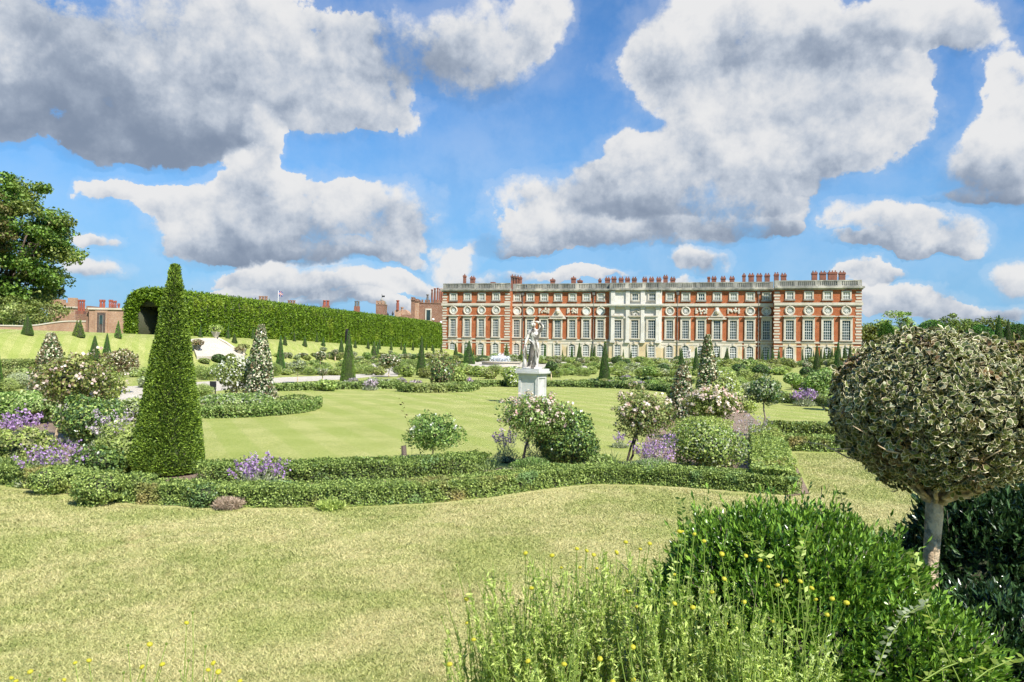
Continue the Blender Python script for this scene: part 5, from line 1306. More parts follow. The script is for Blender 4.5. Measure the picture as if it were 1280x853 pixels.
J = [(.05, 0, .74, .125, .10), (.045, -.01, .88, .105, .085), (.04, -.02, 1.02, .125, .095), (.035, -.01, 1.17, .135, .09), (.015, -.02, 1.29, .048), (.00, -.035, 1.36, .052),
     (.185, 0, 1.22, .055), (.33, -.03, 1.38, .042), (.20, -.06, 1.50, .033), (.08, -.06, 1.545, .026),
     (-.12, -.01, 1.19, .055), (-.20, -.03, 1.0, .042), (-.25, -.08, .84, .032), (-.27, -.10, .77, .026),
     (-.02, -.02, .66, .088), (-.05, -.10, .38, .058), (-.10, -.02, .20, .05), (-.12, .02, .06, .036), (-.14, -.10, .025, .03),
     (.12, .0, .66, .09), (.13, -.01, .38, .062), (.115, .03, .2, .052), (.10, .04, .06, .038), (.12, -.09, .025, .032)]
E = [(0, 1), (1, 2), (2, 3), (3, 4), (4, 5), (3, 6), (6, 7), (7, 8), (8, 9), (3, 10), (10, 11), (11, 12), (12, 13), (0, 14), (14, 15), (15, 16), (16, 17), (17, 18), (0, 19), (19, 20), (20, 21), (21, 22), (22, 23)]
skin_body('body', J, E, MT['marble'], st)
mb = MB(); n = 14                                         # head with brow, nose, chin and hair
me_v = []
for i in range(11):
    t = PI*i/10
    for k in range(n):
        a = 2*PI*k/n; r = math.sin(t)*(0.078 if t < 1.7 else 0.078-0.02*(t-1.7)); y = -math.cos(a)*r*1.12
        face = max(0, math.cos(a))**6
        y -= 0.022*face*math.exp(-((t-1.75)/0.16)**2) + 0.008*face*math.exp(-((t-1.4)/0.12)**2) + 0.010*face*math.exp(-((t-2.35)/0.2)**2)
        x = math.sin(a)*r; x, y = x*math.cos(0.5)-y*math.sin(-0.5), x*math.sin(-0.5)+y*math.cos(0.5)
        me_v.append((x-.005, y-.045, 1.435+math.cos(t)*0.108))
f = [(i*n+k, i*n+(k+1) % n, (i+1)*n+(k+1) % n, (i+1)*n+k) for i in range(10) for k in range(n)]
mb.add(me_v, f)
for k in range(26):
    a = k*2.4; zz = 1.46+0.075*((k*0.37) % 1); rr = 0.075*(1-((zz-1.44)/0.13)**2*0.6)
    if math.cos(a-0.5) > 0.55 and zz < 1.50: continue
    mb.lathe([(0.004, zz-0.02), (0.022, zz-0.006), (0.022, zz+0.008), (0.004, zz+0.022)], -.005+math.sin(a)*rr, -.045-math.cos(a)*rr, 7)
mb.build('head', MT['marble'], st, True)
for (wx, wy, wz, dx_, dz_) in ((.08, -.06, 1.545, -1, .15), (-.27, -.10, .77, -.1, -1)):       # fingers closed on hair and cloth
    mb = MB()
    for k in range(4):
        oy = -0.024+k*0.016; L_ = 0.07-0.008*abs(k-1)
        mb.tube([(wx, wy+oy, wz), (wx+dx_*L_*0.5, wy+oy-0.01, wz+dz_*L_*0.5), (wx+dx_*L_*0.9, wy+oy-0.004, wz+dz_*L_*0.9-0.02)], [.010, .009, .006], 6)
    mb.tube([(wx, wy-0.02, wz), (wx+dx_*0.02+0.01, wy-0.045, wz+dz_*0.02-0.01), (wx+dx_*0.045, wy-0.05, wz+dz_*0.045-0.01)], [.011, .010, .007], 6)
    mb.build('fingers', MT['marble'], st, True)
mb = MB(); r = random.Random(4)                            # tree stump and falling drapery beside the leg
mb.tube([(-.27, .02, 0), (-.26, .0, .25), (-.28, -.01, .5), (-.26, -.05, .76)], [.10, .07, .06, .05], 10)
mb.tube([(-.25, 0, .45), (-.33, -.03, .62)], [.05, .03], 7)
mb.build('stump', MT['marble'], st, True)
mb = MB()
for k in range(9):
    a = -0.18+k*0.045
    mb.tube([(a*0.3+.03, .10-0.01*k, 1.0-0.04*k), (a*0.55, .11, .7), (a*0.65-.02, .09+0.02*(k % 2), .35), (a*0.75-.03, .08, .02)], [.022, .03, .03, .026], 6)
mb.tube([(.16, .0, .84), (.05, -.10, .80), (-.08, -.08, .88), (-.14, .03, 1.0)], [.035, .04, .035, .03], 7)
mb.build('drapery', MT['marble'], st, True)
mb = MB(); mb.lathe([(.33, 0), (.34, .03), (.31, .05)], 0, 0, 14, squash=0.75); mb.build('ground_block', MT['marble'], st)

# small white figure before the palace window
x, y, z = at_depth(861.5, 449, 150)
c = copy_tree(st); c.location = (x, y, 1.2); c.scale = (1.35, 1.35, 1.25); c['label'] = 'small distant white figure on a low block against a palace window'; c['category'] = 'statue'
mb = MB(); mb.box(-.5, .5, -.5, .5, 0, 1.05); mb.box(-.6, .6, -.6, .6, 1.05, 1.2); o = mb.build('stone_block', MT['plinth']); o.location = (x, y, 0); tag(o, 'plain white block carrying the small distant figure', 'pedestal')

# ------------------------------------------------------------------ fountain, ramp, urns, signs, lamps
fx, fy, _ = at_depth(626, 458, 98)
fo = empty('fountain', (fx, fy, 0), 'round stone fountain basin with a low white spray', 'fountain')
mb = MB(); n = 36
mb.lathe([(2.5, 0), (2.5, .32), (2.7, .36), (2.7, .46), (2.25, .46), (2.25, .30)], n=n); mb.build('basin', MT['stone'], fo)
mb = MB(); mb.lathe([(2.24, .305), (2.24, .315)], n=n); mb.build('water', MT['glass'], fo)
r = np.random.default_rng(3); n = 5200; a = r.random(n)*2*PI; t = r.random(n); v0_ = 0.55+0.45*r.random(n); j = r.integers(9, size=n)
ja = j*0.7; jx, jy = np.cos(ja)*0.9*(j > 0), np.sin(ja)*0.9*(j > 0); hgt = np.where(j == 0, 1.25, 0.85)
c = np.stack([jx+np.cos(a)*t*0.75*v0_, jy+np.sin(a)*t*0.75*v0_, 0.35+4*hgt*t*(1-t)*v0_], 1)
mobj('spray', np_mesh('spray', leaf_quads(c, r.normal(size=(n, 3)), 0.075, 0.9), 4, [MT['water']]), fo)

P = [G(*p) for p in ((238, 429), (255, 427), (271, 427), (283, 433), (292, 440), (306, 449), (275, 450), (246, 450))]
mb = MB(); mb.add([(p[0], p[1], p[2]+0.30) for p in P]+[(p[0], p[1], p[2]-0.3) for p in P], [tuple(range(8))[::-1]]+[(i, (i+1) % 8, 8+(i+1) % 8, 8+i) for i in range(8)])
o = mb.build('stone_ramp', MT['gravel']); tag(o, 'pale stone ramp laid down the grass bank', 'ramp')
mb = MB()
for a_, b_ in zip(P[2:5], P[3:6]): mb.tube([(a_[0], a_[1], a_[2]+0.34), (b_[0], b_[1], b_[2]+0.34)], 0.12, 4)
mb.build('kerb', MT['stone'], o)
for i, (px, py, s, yb, lab) in enumerate([(269.5, 427, 1.0, 'lime', 'stone urn full of yellow-green leaves at the top of the ramp'), (246.5, 443, 0.8, 'bronze', 'dark urn low on the ramp near the yew column'), (304.5, 445, 0.75, 'soft', 'small urn at the foot of the ramp'), (299, 446, 0.6, 'bronze', 'smallest urn beside another at the foot of the ramp')]):
    x, y, z = spot(px, py); t = empty('urn', (x, y, z), lab, 'urn', 'urns about the stone ramp')
    mb = MB(); mb.lathe([(.30*s, 0), (.30*s, .12*s), (.12*s, .2*s), (.10*s, .35*s), (.30*s, .55*s), (.42*s, .85*s), (.50*s, .95*s), (.44*s, 1.0*s)], n=14); mb.build('bowl', MT['dkstone'] if i in (1,) else MT['stone'], t, True)
    me = blob_mesh('urn_plant', 500, .75*s, .75*s, .42*s, .14, [LM[yb], LM['soft']], [0.7, 0.3], seed=i, core=0.6); mobj('foliage', me, t, (0, 0, .85*s))

def sign(px, base, w, h, leg, label, round_=False):
    x, y, z = G(px, base); m = mpp(y); t = empty('sign', (x, y, z), label, 'sign', 'small black signs beside the paths', rz=R(-6))
    mb = MB(); mb.box(-w*m/2, w*m/2, -.02, .02, leg*m, (leg+h)*m); mb.build('panel', MT['black'], t)
    for s in (-1, 1):
        mb = MB(); mb.tube([(s*w*m*0.38, 0.01, -0.02), (s*w*m*0.38, 0.01, leg*m+0.02)], 0.022, 6); mb.build('leg', MT['black'], t)
    if round_:
        mb = MB(); q = h*m*0.3; mb.prism([(q*math.cos(a), (leg+h*0.45)*m+q*math.sin(a)) for a in np.linspace(0, 2*PI, 17)[:-1]], -.026, -.021); mb.build('roundel', MT['paint'], t)
        mb = MB(); mb.box(-w*m*0.3, w*m*0.3, -.026, -.021, (leg+h*0.84)*m, (leg+h*0.9)*m); mb.build('top_strip', MT['paint'], t)
sign(35.5, 482, 8, 9, 4.5, 'small black sign with a white disc, before the low hedges', True)
sign(266, 493, 8, 10, 6, 'plain dark sign seen against the pale path')
for px, py, lab in ((541.5, 399.5, 'white globe lamp showing over the tunnel end'), (551.3, 403, 'white globe lamp closest to the palace wall')):
    x, y, z = at_depth(px, py, 182); t = empty('globe_lamp', (x, y, 0), lab, 'lamp', 'globe lamps by the palace')
    mb = MB(); mb.tube([(0, 0, -.1), (0, 0, z-.25)], .07, 8); mb.build('post', MT['black'], t)
    mb = MB(); mb.lathe([(.02, z-.3)]+[(.3*math.sin(b), z-.3*math.cos(b)) for b in np.linspace(.3, 2.9, 7)]+[(.02, z+.3)], n=12); mb.build('globe', MT['paint'], t, True)
# plant label stakes
for px, py in ((1150, 560),): pass

# ------------------------------------------------------------------ old brick buildings beyond the hedge
def wx(px, d, py=400): return at_depth(px, py, d)[0]
def wz(py, d, px): return at_depth(px, py, d)[2]
def chim(par, px, top, w, d, base_z, m='redchim', flues=2, name='chimney'):
    x0, x1 = wx(px-w/2, d), wx(px+w/2, d); zt = wz(top, d, px); ww = x1-x0
    mb = MB(); fw = ww/flues
    for k in range(flues):
        c = x0+fw*(k+.5); mb.lathe([(fw*.42, base_z), (fw*.42, zt-.9), (fw*.34, zt-.88), (fw*.34, zt-.35), (fw*.48, zt-.3), (fw*.5, zt-.12), (fw*.42, zt)], c, d, 8)
    o = mb.build(name, MT[m], par) if flues == 1 else None
    if o is None:
        mb2 = MB(); mb2.box(x0, x1, d-.5, d+.5, base_z, zt-1.6 if zt-1.6 > base_z+.2 else base_z+.2); o = mb2.build(name, MT['chim'], par)
        for k in range(flues):
            c = x0+fw*(k+.5); mb = MB(); zb = zt-1.7 if zt-1.7 > base_z+.1 else base_z+.1
            mb.lathe([(fw*.42, zb), (fw*.42, zt-.5), (fw*.34, zt-.48), (fw*.34, zt-.3), (fw*.48, zt-.28), (fw*.5, zt-.1), (fw*.42, zt)], c, d, 8); mb.build('flue', MT[m], o)
    return o
def block(par, px0, px1, top, d, deep, m='tudor', name='wall', z0=0.0):
    x0, x1 = wx(px0, d), wx(px1, d); zt = wz(top, d, (px0+px1)/2); mb = MB(); mb.box(x0, x1, d, d+deep, z0, zt); mb.build(name, MT[m], par); return x0, x1, zt
def battlement(par, x0, x1, d, z, n, h=0.9, m='tudor', deep=.5, solid=0.55):
    mb = MB(); w = (x1-x0)/n
    for k in range(n): mb.box(x0+w*k, x0+w*(k+solid), d-.05, d+deep, z+.001, z+h)
    mb.box(x0-.1, x1+.1, d-.15, d+deep+.1, z-.25, z); mb.build('battlements', MT[m], par)
# wing at the palace's end
d = 205; t = empty('tudor_wing', (wx(533, d), d, 0), 'dark old brick wing with a tall turret beside the palace', 'building')
t.location = (0, 0, 0)
x0, x1, zt = block(t, 522, 560, 378.5, d, 14); battlement(t, x0, x1, d, zt, 9, .8)
x0, x1, zt = block(t, 513.5, 517.8, 374.5, d-1.5, 4, name='turret'); battlement(t, x0, x1, d-1.6, zt, 2, .7, deep=4)
x0, x1, zt = block(t, 517.8, 523.5, 376, d-0.8, 6, m='wallbrick', name='stair_tower'); battlement(t, x0, x1, d-.9, zt, 2, .5, deep=6)
mb = MB(); a, b = wx(531.5, d), wx(539.5, d); z1, z0_ = wz(386, d, 535), wz(402, d, 535)
mb.box(a, b, d-.25, d-.02, z0_, z1); w_ = mb.build('window', MT['stone'], t); mb = MB(); mb.box(a+.35, b-.35, d-.3, d-.251, z0_+.3, z1-.4); mb.build('glazing', MT['glass'], w_)
for px, top, w, fl in ((534, 368, 3.4, 1), (539.5, 362, 3, 1), (543, 360.5, 3.2, 1), (546.5, 360, 3, 1), (549.5, 361, 3, 1), (552, 361, 3, 1)): chim(t, px, top, w, d+4, wz(380, d, 540), 'chim' if px > 535 else 'dkstone', 1)
d = 222; t = empty('tudor_gables', (0, 0, 0), 'low jumbled brick gables with a round red chimney next to the wing', 'building')
block(t, 496, 514, 393.5, d, 9); x0, x1, zt = block(t, 493, 501, 388, d-1, 5, name='turret', m='wallbrick'); chim(t, 496.8, 375.5, 4.2, d-1, zt, 'redchim', 1); chim(t, 502.5, 384, 4, d+1, 8, 'wallbrick', 1)
mb = MB(); a, b = wx(498, d), wx(514, d); zz = wz(393.5, d, 506); mb.prism([(a, zz), (b, zz), (b-1, zz+.6), ((a+b)/2, zz+1.6)], d, d+9); mb.build('roof', MT['wallbrick'], t)
d = 232; t = empty('gatehouse_turret', (0, 0, 0), 'square brick gate turret with pinnacles and a weather vane', 'tower')
x0, x1, zt = block(t, 469.5, 481, 380, d, 4, m='tudor'); battlement(t, x0, x1, d, zt, 3, 1.0, m='wallbrick', deep=4)
for px, top in ((471, 375.5), (479.5, 375.5), (475.5, 372)):
    mb = MB(); zt2 = wz(top, d, px); mb.lathe([(.45, zt), (.4, zt2-.8), (.5, zt2-.7), (.05, zt2)], wx(px, d), d+2, 8); mb.build('pinnacle', MT['greystone'], t)
mb = MB(); mb.tube([(wx(475.5, d), d+2, zt), (wx(475.5, d), d+2, wz(367, d, 475))], .07, 5); mb.box(wx(475.5, d), wx(475.5, d)+.9, d+1.97, d+2.03, wz(371, d, 475), wz(369, d, 475)); mb.build('vane', MT['black'], t)
for px, top, w in ((484.5, 390, 1.4), (490.8, 389, 1.4)):
    x = wx(px, 200); t = empty('palace_finial', (x, 200, 0), 'thin dark spike just above the hedge, ' + ('nearer the gate turret' if px < 486 else 'nearer the round red chimney'), 'finial')
    mb = MB(); zt2 = wz(top, 200, px); mb.lathe([(.12, 0), (.12, zt2-1.2), (.3, zt2-1), (.25, zt2-.6), (.02, zt2)], n=7); mb.build('spike', MT['black'], t)
d = 215; t = empty('tudor_range', (0, 0, 0), 'long old brick range hidden by the hedge, only its chimneys showing', 'building')
block(t, 318, 466, 404, d, 9); x0, x1 = wx(318, d), wx(466, d); zt = wz(404, d, 392)
mb = MB(); mb.add([(x0, d-.4, zt-.2), (x1, d-.4, zt-.2), (x1, d+9.4, zt-.2), (x0, d+9.4, zt-.2), (x0, d+4.5, zt+2), (x1, d+4.5, zt+2)], [(0, 1, 5, 4), (2, 3, 4, 5), (1, 2, 5), (3, 0, 4), (3, 2, 1, 0)]); mb.build('roof', MT['wallbrick'], t)
for px, top, w, fl, m in ((328.5, 370.3, 11.5, 3, 'tudor'), (364, 375.5, 10, 3, 'tudor'), (407.3, 375.6, 8.6, 2, 'redchim'), (446, 376.5, 6.6, 2, 'dkstone')): chim(t, px, top, w, d+4.5, zt+.5, m, fl)
x = wx(347.2, 238); t = empty('flagpole', (x, 238, 0), 'small crossed flag blowing on a pole above the hedge', 'flag')
zt = wz(363.5, 238, 347); mb = MB(); mb.tube([(0, 0, 0), (0, 0, zt)], .08, 6); mb.build('pole', MT['paint'], t)
blue, red = mat('flag_blue', (.03, .05, .22)), mat('flag_red', (.55, .03, .05))
mb = MB(); zb = wz(371, 238, 347); W_ = 1.5
def wv(a, z, dy=0.0): return (a*W_, 0.15*math.sin(a*5)+dy, zb+(zt-zb)*z-0.25*a)
for i in range(6):
    a, b = i/6, (i+1)/6; mb.add([wv(a, .1), wv(b, .1), wv(b, .95), wv(a, .95)], [(0, 1, 2, 3)], 0)
    for lo_, hi_, m_, dy in ((.42, .63, 1, -.03), (.47, .58, 2, -.05)): mb.add([wv(a, lo_, dy), wv(b, lo_, dy), wv(b, hi_, dy), wv(a, hi_, dy)], [(0, 1, 2, 3)], m_)
for lo_, hi_, m_, dy in ((.40, .60, 1, -.035), (.45, .55, 2, -.055)): mb.add([wv(lo_, .1, dy), wv(hi_, .1, dy), wv(hi_, .95, dy), wv(lo_, .95, dy)], [(0, 1, 2, 3)], m_)
for s in (0, 1):
    mb.add([wv(0, .1+.75*s, -.02), wv(.06, .1+.75*s, -.02), wv(1, .95-.75*s, -.02), wv(.94, .95-.75*s, -.02)], [(0, 1, 2, 3)], 1)
mb.build('cloth', [blue, MT['paint'], red], t)

# group at the left end of the terrace
d = 93
t = empty('garden_wall', (0, 0, 0), 'weathered brick garden wall with a sweeping coping', 'wall')
pts = [(-60, 406), (0, 406.3), (30, 406.8), (48, 405.6), (62, 403.4), (75, 401.6), (86, 400.8), (111, 401)]
tp = [(wx(px, d), wz(py, d, px)) for px, py in pts]
mb = MB(); mb.prism([(tp[-1][0], 2.5), (tp[0][0], 2.5)][::-1]+[(a, b-.15) for a, b in tp][::-1], d, d+.45)
mb.build('brickwork', MT['wallbrick'], t)
mb = MB(); mb.prism([(a, b-.15) for a, b in tp]+[(a, b) for a, b in tp][::-1], d-.08, d+.53); mb.build('coping', MT['stone'], t)
t = empty('gate_building', (0, 0, 0), 'low flat-topped brick building with a dark framed door', 'building')
d2 = 92.4; x0, x1, zt = block(t, 111, 172, 387.5, d2, 6, m='wallbrick', z0=2.0)
mb = MB(); mb.box(x0-.1, x1+.1, d2-.15, d2+6.1, zt, zt+.22); mb.build('coping', MT['stone'], t)
x0, x1, _z = block(t, 107.5, 111, 382.5, d2+.5, 3, m='tudor', name='buttress', z0=2.0)
mb = MB(); a, b, z1 = wx(122, d2), wx(132.5, d2), wz(391, d2, 127); mb.box(a, b, d2-.12, d2-.01, 3.0, z1); dr = mb.build('door', MT['dkwood'], t)
mb = MB(); mb.box(a+.3, b-.3, d2-.16, d2-.121, 4.4, z1-.35); mb.build('pane', MT['glass'], dr)
mb = MB()
for q in (.0, 1.0): mb.box(a+.3+(b-a-.6)*q-.02, a+.3+(b-a-.6)*q+.02, d2-.18, d2-.161, 3.2, z1-.3)
mb.build('glazing_bars', MT['greystone'], dr)
mb = MB(); mb.box(a-.25, a, d2-.14, d2-.01, 3.0, z1+.25); mb.box(b, b+.25, d2-.14, d2-.01, 3.0, z1+.25); mb.box(a, b, d2-.14, d2-.01, z1, z1+.25); mb.build('frame', MT['wallbrick'], dr)
for px, top, w, fl in ((127.5, 374.8, 7.6, 2), (138, 374.8, 5.4, 2), (143, 376, 5, 2), (148, 379.5, 3.4, 1)): chim(t, px, top, w, d2+3, zt+.2, 'redchim', fl)
d3 = 104; t = empty('red_chimney_block', (0, 0, 0), 'cluster of tall red flues on a brick base between tower and door', 'chimney')
x0, x1, zt = block(t, 95, 108, 392.5, d3, 3, name='base', z0=2.0); chim(t, 101.3, 374.8, 9.4, d3+1, zt, 'redchim', 3)
d4 = 108; t = empty('crenellated_tower', (0, 0, 0), 'squat old brick tower with one wide gap in its battlements', 'tower')
x0, x1, zt = block(t, 60, 93.5, 385.2, d4, 8, m='wallbrick', z0=2.0)
mb = MB(); mb.box(x0, x1+.1, d4-.15, d4+8, zt, zt+.25); mb.build('string_course', MT['stone'], t)
for a, b, tp_ in ((60, 78.5, 374.3), (84, 93.5, 372.4), (78.5, 84, 378.5)):
    mb = MB(); mb.box(wx(a, d4), wx(b, d4), d4+.001, d4+.7, zt+.25, wz(tp_, d4, a)); mb.build('merlon', MT['wallbrick'], t)
d5 = 112; t = empty('white_cottage', (0, 0, 0), 'white cottage glimpsed under the big tree at the photo edge', 'house')
x0, x1, zt = block(t, -40, 12.5, 394, d5, 6, m='paint', z0=2.0)
mb = MB(); mb.prism([(x0-.3, zt), (x1+.3, zt), ((x0+x1)/2, zt+2.5)], d5-.3, d5+6.3); mb.build('roof', MT['lead'], t)
for px in (3, 9):
    mb = MB(); a = wx(px, d5); mb.box(a-.35, a+.35, d5-.06, d5-.01, wz(405, d5, 5), wz(397, d5, 5)); w_ = mb.build('window', MT['black'], t)

bush('box_mound', 122, 631, 62, 42, 0.027, [LM['box'], LM['lime']], [0.75, 0.25], 'rounded box mound swelling from the front hedge left of the yew column', cover=2.4, seed=81, lump=0.12, core=0.8)
bush('box_mound', 60, 617, 50, 32, 0.027, [LM['box'], LM['lime']], [0.8, 0.2], 'smaller box mound at the end of the short front hedge', cover=2.4, seed=82, lump=0.12, core=0.8)
bush('box_mound', 176, 626, 46, 34, 0.027, [LM['box']], None, 'box mound in the front hedge at the foot of the yew column', cover=2.4, seed=83, lump=0.12, core=0.8)
bush('box_mound', 258, 634, 40, 30, 0.027, [LM['holly'], LM['box']], [0.5, 0.5], 'dark box mound between the yew column and the spilling wallflower', cover=2.4, seed=84, lump=0.14, core=0.8)
bush('box_mound', 970, 612, 44, 34, 0.03, [LM['box'], LM['lime']], [0.5, 0.5], 'yellowing box mound at the corner of the front hedge', cover=2.2, seed=86, lump=0.16, core=0.8)
# ------------------------------------------------------------------ foreground leaves with a real outline
def place_T(T, tm, c, t, b, N, size):
    """T: (q,4,3) template quads in (along, across, normal); returns vertices and material index"""
    n = len(c); q = len(T); s = size[:, None, None, None]
    v = c[:, None, None, :] + s*(T[None, :, :, 0:1]*t[:, None, None, :]+T[None, :, :, 1:2]*b[:, None, None, :]+T[None, :, :, 2:3]*N[:, None, None, :])
    return v.reshape(-1, 3), np.tile(tm, n), np.repeat(rng.random(n), q)
def frame(nn, spread, updir=None, k=0.5):
    n = len(nn); N = unit(nn+spread*rng.normal(size=(n, 3)))
    t = rng.normal(size=(n, 3)) if updir is None else updir+k*rng.normal(size=(n, 3))
    t = unit(t-(t*N).sum(1, keepdims=True)*N); return t, np.cross(N, t), N
def holly_T(bend):
    out = [(0, 0), (.16, .16), (.26, .13), (.42, .30), (.52, .22), (.74, .26), (1.02, 0), (.74, -.26), (.52, -.22), (.42, -.30), (.26, -.13), (.16, -.16)]
    cx = .47; inn = [((x-cx)*.85+cx, y*.80) for x, y in out]
    def z(x, y): return bend*(-1.4*(x-.5)**2+.35)+0.36*abs(y)*(1+bend)+0.06*math.sin(x*17)*abs(y)*4
    P = [(x, y, z(x, y)) for x, y in out]; Q = [(x, y, z(x, y)+.004) for x, y in inn]; n = 12; T = []; m = []
    for i in range(n): T.append([P[i], P[(i+1) % n], Q[(i+1) % n], Q[i]]); m.append(1)
    for a, b, c, d in ((0, 1, 2, 11), (2, 3, 10, 11), (3, 4, 9, 10), (4, 5, 8, 9), (5, 6, 7, 8)): T.append([Q[a], Q[b], Q[c], Q[d]]); m.append(0)
    return np.array(T), np.array(m)
LM['hollynear'] = leafmat('holly_leaf_middle', (0.035, 0.055, 0.010), (0.15, 0.18, 0.045), (0.20, 0.11, 0.05), 5.0, 0.56, 0.68, trans=0.12, rough=0.4, spec=0.25)
LM['creamnear'] = leafmat('holly_leaf_margin', (0.46, 0.40, 0.20), (0.88, 0.80, 0.56), (0.34, 0.21, 0.13), 4.5, 0.52, 0.70, trans=0.2)
# the great holly ball
HD = 3.95; hx, _, hz = at_depth(1180, 514, HD); m = mpp(HD)
RX, RZ = 128*m, 97*m
hb = empty('holly_standard', (at_depth(1163, 700, HD)[0], HD, 0), 'great round cream-edged holly ball on a pale trunk', 'holly tree')
off = np.array([hx-hb.location.x, 0, hz])
V = []; MI = []; RN = []
for bend, n in ((0.1, 9000), (0.4, 9000), (-0.25, 8000)):
    T, tm = holly_T(bend)
    d = unit(rng.normal(size=(n, 3)))
    k = 1+0.10*wob(d, 5, 7, 4.5)*2*0.6+0.045*wob(d, 15, 14, 20); rad = k*(1.03-0.24*rng.random(n)**1.2+np.maximum(0, rng.normal(size=n)-2.2)*.05)
    low = np.clip(-d[:, 2]-0.88, 0, 1); keep = rng.random(n) > low*4.5; d = d[keep]; rad = rad[keep]; n = len(d)
    flat = np.where(d[:, 2] < 0, 1.0, 1.0)
    c = d*rad[:, None]*np.array([RX, RX, RZ])+off
    t, b, N = frame(unit(d/np.array([RX, RX, RZ])), 0.65, d*0.4+np.array([0, 0, .5]), 0.8)
    v, mi, rn = place_T(T, tm, c, t, b, N, 0.040*(0.45+0.95*rng.random(n)))
    V.append(v); MI.append(mi); RN.append(rn)
mb = MB(); prof = [(max(.01, math.cos(a)*.74), math.sin(a)*.74) for a in np.linspace(-1.2, PI/2, 9)]; mb.lathe(prof, n=20)
ev = [(x*RX+off[0], y*RX, z*RZ+off[2]) for x, y, z in mb.v]
mobj('crown', np_mesh('holly_ball', np.vstack(V), 4, [LM['hollynear'], LM['creamnear'], TW], np.concatenate(MI), np.concatenate(RN), (ev, mb.f, [2]*len(mb.f))), hb)
mb = MB(); fork = Vector((at_depth(1168, 624, HD)[0]-hb.location.x, 0, at_depth(1168, 624, HD)[2]))
mb.tube([(-.012, 0, -.03), (-.004, 0, .12), (.006, .0, .35), (0.0, 0.0, .6), tuple(fork-Vector((0, 0, .08))), tuple(fork+Vector((0, 0, .06)))], [.054, .040, .036, .037, .044, .038], 14)
for k in range(26):
    a = k*2.399; e = 0.15+0.8*((k*.618) % 1); R_ = 0.72
    tgt = Vector((off[0]+math.cos(a)*RX*R_*math.cos(e*.5), math.sin(a)*RX*R_*math.cos(e*.5), off[2]-RZ*(.75-.5*e)))
    limb(mb, fork-Vector((0, 0, .03)), tgt, .013, .004, -0.03, 6, 0.045, k)
    for j in range(5): limb(mb, fork.lerp(tgt, .45+.1*j), tgt+Vector((rng.normal()*.13, rng.normal()*.13, .03+rng.normal()*.05)), .007, .002, 0.03, 4, .07, k*9+j)
mb.build('trunk', MT['palebark'], hb, True)

# glossy evergreen bushes: shoots with paired narrow leaves
PT = np.array([[(0, 0, 0), (.45, .19, .05), (1, 0, 0), (.5, 0, -.03)], [(0, 0, 0), (.5, 0, -.03), (1, 0, 0), (.45, -.19, .05)]]); PM = np.array([0, 0])
def glossy(name, px, top, rx, ry, d, nshoot, leaf, m, label, ztop, cz, seed, per=13, dense=1.0, lump=.10, upk=.75):
    x = at_depth(px, 640, d)[0]; rz = ztop-cz
    t = empty(name, (x, d, 0), label, 'shrub')
    dd = unit(rng.normal(size=(nshoot, 3))); dd[:, 2] = np.where(dd[:, 2] < -.35, -dd[:, 2], dd[:, 2])
    k = 1+2*lump*wob(dd, seed, 6, 4)
    base = dd*(k*(.93-.22*rng.random(nshoot)**1.5))[:, None]*np.array([rx, ry, rz])+np.array([0, 0, cz])
    dirs = unit(dd*.55+np.array([0, 0, upk])+.28*rng.normal(size=(nshoot, 3))); Ls = .07+.075*rng.random(nshoot); Ls[rng.random(nshoot) < .05] *= 1.9
    i = np.repeat(np.arange(nshoot), per); f = np.tile((np.arange(per)+.3)/per, nshoot)
    c = base[i]+dirs[i]*(Ls[i]*f)[:, None]
    side = unit(np.cross(dirs[i], rng.normal(size=(len(i), 3)))); tdir = unit(side*(1.05-.75*f)[:, None]+dirs[i]*(.45+.5*f)[:, None])
    b = unit(np.cross(tdir, dirs[i]+.4*rng.normal(size=(len(i), 3)))); N = np.cross(b, tdir)
    v, mi, rn = place_T(PT, PM, c, tdir, b, N, leaf*(.65+.6*rng.random(len(i))))
    keep = np.repeat(c[:, 2] > 0.02, len(PT)*4); kf = np.repeat(c[:, 2] > 0.02, len(PT))
    mb = MB(); mb.lathe([(.72, 0), (.86, .25*cz/max(rz, .01)), (.80, .0), (.01, .0)][:2]+[(math.cos(a)*.84, math.sin(a)*.84) for a in np.linspace(0.15, PI/2, 7)], n=18)
    ev = [(q[0]*rx, q[1]*ry, (q[2]*rz+cz if j >= 18 else 0)) for j, q in enumerate(mb.v)]
    mobj('foliage', np_mesh(name, v[keep], 4, [LM[m], TW], mi[kf], rn[kf], (ev, mb.f, [1]*len(mb.f))), t)
    mb = MB()
    for j in range(nshoot//6):
        mb.tube([tuple(base[j]-dirs[j]*.05), tuple(base[j]+dirs[j]*Ls[j])], [.003, .0015], 4)
    mb.build('twigs', MT['bark'], t)['kind'] = 'stuff'
    return t
glossy('phillyrea_bush', 985, 0, .70, .60, 3.75, 6400, .037, 'gloss', 'large glossy bright green bush in the foreground', .88, .28, 3, per=13)
glossy('phillyrea_bush', 1250, 0, .60, .55, 5.0, 2600, .055, 'gloss_shaded', 'shade-coloured glossy bush behind the holly trunk', .78, .30, 4, per=12)
glossy('phillyrea_bush', 1262, 0, .42, .40, 3.7, 1500, .048, 'gloss_shaded', 'lower shade-coloured bush at the photo corner under the holly ball', .45, .15, 6, per=12)

